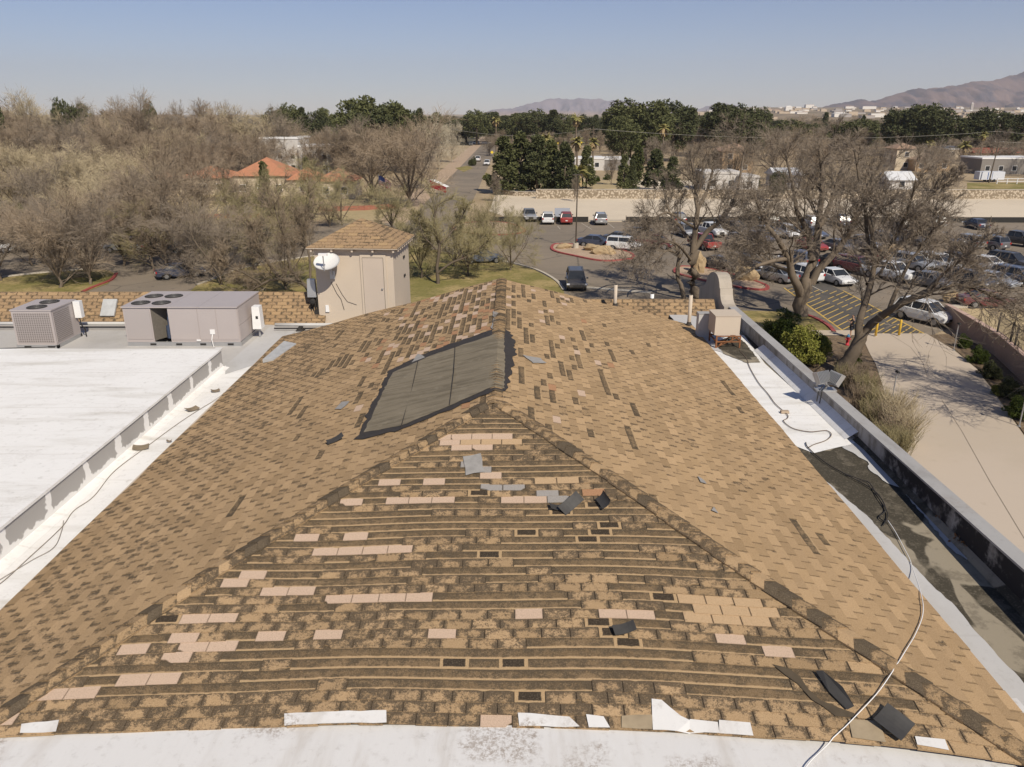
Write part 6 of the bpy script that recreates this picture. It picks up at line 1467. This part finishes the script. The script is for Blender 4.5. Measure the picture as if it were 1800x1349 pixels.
# flag
p = pix(668, 362); e = empty('flag_pole', p, 0, 'flag pole with a red and white striped flag left of the street', 'flag pole'); Zc = p.y*cP+CH*sP; h = top_h(305, Zc)
mb = MB(); mb.tube([(0,0,0),(0,0,h)], .05, 6); mb.build('pole', M['metal2'], e)
mb = MB(); nx = 8; vs = []; 
for j in range(14):
    for i in range(nx+1): vs.append((.06+i*.27, .12*math.sin(i*1.1)+.05*math.sin(j*.5), h-.2-j*.115-.09*i-.02*i*i*.5))
mb.add(vs, [(j*9+i, (j+1)*9+i, (j+1)*9+i+1, j*9+i+1) for j in range(13) for i in range(nx)])
mb.m = [(2 if (i < 4 and j < 7) else j % 2) for j in range(13) for i in range(nx)]
mb.build('flag', [flat('flag_red', (.42,.04,.05)), flat('flag_white', (.65,.63,.6)), flat('flag_blue', (.05,.07,.2))], e)
# red awning roofed stand by the street
e = empty('carport', pix(775, 343), .0, 'small white and red sloping canopy by the left kerb of the street', 'canopy')
mb = MB(); mb.add([(-2.4,2.2,2.9),(1.3,-1.6,1.7),(1.9,-1.0,1.8),(-1.6,3.0,3.0)], [(0,1,2,3)]); mb.build('canopy', M['whitebox'], e)
mb = MB(); mb.add([(-2.4,2.2,2.88),(1.3,-1.6,1.68),(1.3,-1.6,.5),(-2.4,2.2,1.4)], [(0,3,2,1)]); mb.build('side_panel', flat('flag_red', (.42,.04,.05)), e)
for x, y, z in ((-2.3,2.2,2.8),(1.3,-1.5,1.6),(-1.6,2.9,2.9),(1.8,-1,1.7)): mb = MB(); mb.tube([(x,y,0),(x,y,z)], .05, 6); mb.build('leg', M['metal2'], e)

# ------------------------------------------------------------------ houses
tile = flat('orange_clay_tiles', (.42,.19,.105), .9, var=.25, scale=1.2); brt = flat('brown_roof_tiles', (.33,.22,.15), .9, var=.25, scale=1.0)
hwm = flat('house_cream_stucco', (.50,.42,.31), .9); hww = flat('house_white_stucco', (.52,.49,.45), .9); hwb = flat('house_brown_stucco', (.36,.25,.15), .9); hgr = flat('house_gray_wall', (.22,.20,.18), .9)
def house(name, label, blocks, cat='house'):
    """blocks: (px0, px1, py_base, depth, wall_h, roof kind, roof_h, wallmat, roofmat)"""
    p0 = pix((blocks[0][0]+blocks[0][1])/2, blocks[0][2]); e = empty(name, p0, 0, label, cat)
    for (xa, xb, pb, dep, wh, rk_, rh, wm, rm) in blocks:
        A, B = pix(xa, pb)-p0, pix(xb, pb)-p0; y0 = A.y; y1 = y0+dep; x0, x1 = A.x, B.x; w = x1-x0
        mb = MB(); mb.box(x0, y0, -.2, x1, y1, wh); mb.build('wall', wm, e)
        mb = MB(); o = .5
        if rk_ == 'hip':
            q = min(w, dep)/2; mb.add([(x0-o,y0-o,wh+.01),(x1+o,y0-o,wh+.01),(x1+o,y1+o,wh+.01),(x0-o,y1+o,wh+.01),(x0+q,(y0+y1)/2,wh+rh),(x1-q,(y0+y1)/2,wh+rh)], [(0,1,5,4),(1,2,5),(2,3,4,5),(3,0,4),(3,2,1,0)])
        elif rk_ == 'gable': mb.add([(x0-o,y0-o,wh-.1),(x1+o,y0-o,wh-.1),(x1+o,y1+o,wh-.1),(x0-o,y1+o,wh-.1),(x0-o,(y0+y1)/2,wh+rh),(x1+o,(y0+y1)/2,wh+rh)], [(0,1,5,4),(2,3,4,5),(1,2,5),(3,0,4)])
        else: mb.box(x0-.15,y0-.15,wh+.003,x1+.15,y1+.15,wh+rh)
        mb.build('roof', rm, e)
        n = min(6, max(1, int(w/3.2)))
        for i in range(n):
            for lv in range(1 if wh < 5 else 2):
                cx = x0+w*(i+.5)/n; zb = 1.0+lv*3; mb = MB(); mb.box(cx-.6,y0-.04,zb,cx+.6,y0-.003,zb+1.25); wn_ = mb.build('window', M['glass'], e)
                mb = MB(); mb.box(cx-.68,y0-.05,zb-.08,cx-.6,y0-.002,zb+1.33); mb.box(cx+.6,y0-.05,zb-.08,cx+.68,y0-.002,zb+1.33); mb.box(cx-.6,y0-.05,zb+1.25,cx+.6,y0-.002,zb+1.33); mb.box(cx-.6,y0-.05,zb-.08,cx+.6,y0-.002,zb); mb.build('frame', M['whitebox'], wn_)
    return e
house('tiled_house', 'sprawling house with bright orange hipped tile roofs behind the bare trees', [(412,508,345,12,4.0,'hip',3.4,hwm,tile),(318,402,343,11,3.4,'hip',2.2,hwm,tile),(270,300,341,6,3.0,'hip',1.3,hwm,tile),(508,560,345,9,3.2,'hip',2.3,hwm,tile),(558,622,350,9,3.4,'hip',2.3,hwm,tile)])
house('flat_roofed_house', 'large white flat roofed house with parapets behind the orange roofs', [(462,528,305,14,9.3,'flat',.5,hww,M['whitebox']),(528,588,306,12,7.2,'flat',.5,hww,M['whitebox']),(590,612,308,8,6.8,'flat',.4,hwm,tile)])
house('long_house', 'low white flat roofed house behind the yard trees in the centre', [(1010,1062,300,10,3.3,'flat',.4,hww,M['whitebox']),(1062,1106,300,12,3.1,'flat',.4,hgr,M['whitebox'])])
house('white_walled_house', 'white stucco house beyond the basin left of the cottonwoods', [(1236,1300,336,9,3.6,'flat',.5,hww,hww),(1300,1332,338,9,3.0,'flat',.4,hww,hww)])
house('two_storey_house', 'brown two storey house with a hipped tile roof behind the white walled house', [(1268,1322,305,11,6.0,'hip',2.1,hwb,brt)])
house('two_storey_house', 'tan two storey tower house with brown tile roof seen through the leaning tree crown', [(1572,1608,300,8,6.2,'hip',1.6,hwm,brt),(1608,1668,302,10,3.4,'hip',1.6,hwb,brt)])
house('small_white_house', 'small white gabled house right behind the basin wall at the right', [(1562,1604,338,6,2.6,'gable',1.6,hww,flat('white_metal_roof', (.62,.62,.62), .5))])
house('small_white_house', 'small white outbuilding behind the big cottonwood crown', [(1362,1408,330,7,2.8,'gable',1.4,hww,flat('white_metal_roof', (.62,.62,.62), .5))])
house('ranch_house', 'long gray house with an arched porch and pale flat roof at right', [(1722,1840,307,11,4.1,'flat',.4,hgr,M['whitebox'])])
house('ranch_house', 'red roofed low house behind the palms at right', [(1712,1800,285,10,3.0,'gable',1.6,hwb,flat('red_metal_roof', (.28,.08,.05)))])
house('ranch_house', 'low white roofed house left of the red roofed one', [(1665,1735,278,10,3.0,'flat',.5,hwm,M['whitebox'])])
house('ranch_house', 'tan walled low house behind the right hand trees', [(1632,1690,275,9,3.2,'flat',.4,hwm,M['whitebox'])])
GB = 'pale house roofs scattered among the right background trees'
for i in range(26):
    px = RT.uniform(1190, 1860); py = RT.uniform(222, 246); w = RT.uniform(12, 26)
    house('background_house', 'small pale house among the trees of the right background', [(px, px+w, py, 9, 3.2, RT.choice(['flat','hip','gable']), 1.4, RT.choice([hww,hwm,hwb]), RT.choice([brt,M['whitebox'],brt]))])['group'] = GB
e = empty('trailer', pix(1737, 320), 0, 'white box trailer standing on the grass before the gray house', 'trailer')
mb = MB(); mb.box(-3.1,-1.2,.6,3.1,1.2,2.5); mb.build('body', flat('trailer_white', (.60,.61,.64), .5), e)
for x in (-1,1):
    for y in (-1.1,1.1): mb = MB(); mb.tube([(x*.5+.2,y-.1,.38),(x*.5+.2,y+.1,.38)], .38, 12); mb.build('wheel', M['tyre'], e)
mb = MB(); mb.box(-1.1,-1.22,.7,-.9,-1.201,2.4); mb.box(.0,-1.22,.7,.1,-1.201,2.4); mb.build('stripe', flat('trailer_blue', (.06,.12,.3)), e)
e = empty('rail_fence', pix(1752, 324), 0, 'white rail fence on the grass right of the trailer', 'fence'); mb = MB()
for z in (.6, 1.2): mb.box(0,-.05,z,22,.05,z+.12)
mb.build('rail', M['whitebox'], e)
for i in range(10): mb = MB(); mb.box(i*2.4-.07,-.08,0,i*2.4+.07,.08,1.4); mb.build('post', M['whitebox'], e)
for k, (px, py) in enumerate([(981,256),(1022,254),(865,275)]):
    e = empty('warning_sign', pix(px, py+6), 0, ['yellow warning sign behind the conifer group','yellow warning sign right of the shorter palm','yellow sign at the right kerb near the end of the street'][k], 'road sign'); mb = MB(); mb.tube([(0,0,0),(0,0,2.6)], .05, 5); mb.build('post', M['metal2'], e)
    mb = MB(); mb.add([(0,-.06,2.0),(.6,-.06,2.6),(0,-.06,3.2),(-.6,-.06,2.6),(0,-.03,2.0),(.6,-.03,2.6),(0,-.03,3.2),(-.6,-.03,2.6)], [(0,1,2,3),(7,6,5,4),(0,4,5,1),(1,5,6,2),(2,6,7,3),(3,7,4,0)]); mb.build('sign_plate', flat('sign_yellow', (.75,.55,.05)), e)

# ------------------------------------------------------------------ person by the lot
def skin(name, verts, edges, radii, mat, parent, sub=1):
    me = bpy.data.meshes.new(name); me.from_pydata(verts, edges, []); o = bpy.data.objects.new(name, me); COL.objects.link(o); me.materials.append(mat)
    m = o.modifiers.new('skin', 'SKIN'); m.use_smooth_shade = True
    for v, r in zip(me.skin_vertices[0].data, radii): v.radius = (r, r)
    me.skin_vertices[0].data[0].use_root = True
    s = o.modifiers.new('sub', 'SUBSURF'); s.levels = sub; s.render_levels = sub; o.parent = parent; return o
pe = empty('person', pix(1495, 594, .1), math.radians(55), 'person in a black shirt and dark shorts standing behind the hydrant, forearms raised', 'person')
J = {'pel':(0,0,.95,.125),'sp':(0,.0,1.12,.115),'ch':(0,-.01,1.33,.125),'nk':(0,0,1.50,.055),'hd0':(0,.02,1.60,.075),'hd':(0,.03,1.67,.095),'hd2':(0,.02,1.75,.07),
 'shl':(-.18,0,1.42,.055),'ell':(-.27,.06,1.17,.042),'wrl':(-.14,.30,1.28,.028),'hal':(-.10,.36,1.31,.03),'shr':(.18,0,1.42,.055),'elr':(.27,.06,1.17,.042),'wrr':(.13,.30,1.27,.028),'har':(.09,.36,1.30,.03),
 'hpl':(-.09,0,.88,.085),'knl':(-.10,.03,.49,.055),'anl':(-.11,0,.09,.035),'ftl':(-.12,.15,.04,.035),'hpr':(.09,0,.88,.085),'knr':(.11,.05,.49,.055),'anr':(.14,.02,.09,.035),'ftr':(.16,.17,.04,.035)}
Eg = [('pel','sp'),('sp','ch'),('ch','nk'),('nk','hd0'),('hd0','hd'),('hd','hd2'),('ch','shl'),('shl','ell'),('ell','wrl'),('wrl','hal'),('ch','shr'),('shr','elr'),('elr','wrr'),('wrr','har'),('pel','hpl'),('hpl','knl'),('knl','anl'),('anl','ftl'),('pel','hpr'),('hpr','knr'),('knr','anr'),('anr','ftr')]
for s, sg in (('l',-1),('r',1)):
    hx, hy, hz_, _ = J['ha'+s]
    for k in range(4): J[f'f{s}{k}'] = (hx-sg*.01+(k-1.5)*.017, hy+.06, hz_+.015-.01*k, .009); J[f'g{s}{k}'] = (hx-sg*.02+(k-1.5)*.016, hy+.09, hz_-.01-.008*k, .008); Eg += [('ha'+s, f'f{s}{k}'), (f'f{s}{k}', f'g{s}{k}')]
    J[f't{s}'] = (hx-sg*.04, hy+.02, hz_+.03, .010); Eg.append(('ha'+s, f't{s}'))
J['nose'] = (0,.125,1.665,.014); Eg.append(('hd','nose')); J['earl'] = (-.10,.02,1.67,.018); J['earr'] = (.10,.02,1.67,.018); Eg += [('hd','earl'),('hd','earr')]
ks = list(J); sk = flat('skin_tone', (.42,.26,.18), .6); skin('body', [J[k][:3] for k in ks], [(ks.index(a), ks.index(b)) for a, b in Eg], [J[k][3] for k in ks], sk, pe, 2)
blk = flat('black_shirt', (.02,.02,.024), .9); drk = flat('dark_shorts', (.04,.042,.05), .9)
def cloth(name, keys, edges, grow, mat, over={}):
    vs = [over.get(k, J[k])[:3] for k in keys]; rs = [over.get(k, J[k])[3]+grow for k in keys]; skin(name, vs, [(keys.index(a), keys.index(b)) for a, b in edges], rs, mat, pe, 2)
cloth('shirt', ['sp','pel','ch','shl','shr','ell','elr'], [('sp','pel'),('sp','ch'),('ch','shl'),('ch','shr'),('shl','ell'),('shr','elr')], .04, blk, {'ell':(-.235,.035,1.28,.045),'elr':(.235,.035,1.28,.045),'pel':(0,0,.98,.12)})
cloth('shorts', ['pel','hpl','hpr','knl','knr'], [('pel','hpl'),('pel','hpr'),('hpl','knl'),('hpr','knr')], .04, drk, {'knl':(-.10,.02,.56,.06),'knr':(.11,.035,.56,.06),'pel':(0,0,.93,.115)})
cloth('hair', ['hd','hd2'], [('hd','hd2')], .012, flat('dark_hair', (.03,.02,.015), .7), {'hd':(0,-.01,1.69,.088),'hd2':(0,.0,1.76,.07)})
for s in (-1, 1): mb = MB(); mb.lathe([(.05,0),(.055,.03),(.045,.07)], 10, (0,0,0)); q = MB(); q.add([(J['ftl' if s<0 else 'ftr'][0]+v[0]*.9, v[1]*2.3+.08, v[2]) for v in mb.v], mb.f); q.build('shoe', blk, pe, True)
for s in (-1, 1): mb = MB(); mb.lathe([(.009,-.008),(.011,0),(.009,.008)], 8, (s*.034,.118,1.69)); mb.build('eye', M['dark'], pe)

# ------------------------------------------------------------------ air: thin even haze round everything
def add_haze(dens):
    mb = MB(); mb.box(-15900, -150, -40, 15900, 15600, 900); o = mb.build('haze', None or flat('haze_tmp', (1,1,1))); m = bpy.data.materials.new('haze'); m.use_nodes = True; t = m.node_tree; t.nodes.clear()
    out = t.nodes.new('ShaderNodeOutputMaterial'); v = t.nodes.new('ShaderNodeVolumePrincipled'); v.inputs['Density'].default_value = dens; v.inputs['Color'].default_value = (.90,.93,1.0,1); v.inputs['Anisotropy'].default_value = .2
    t.links.new(v.outputs[0], out.inputs['Volume']); o.data.materials[0] = m; o['kind'] = 'stuff'; return o
add_haze(6e-5)
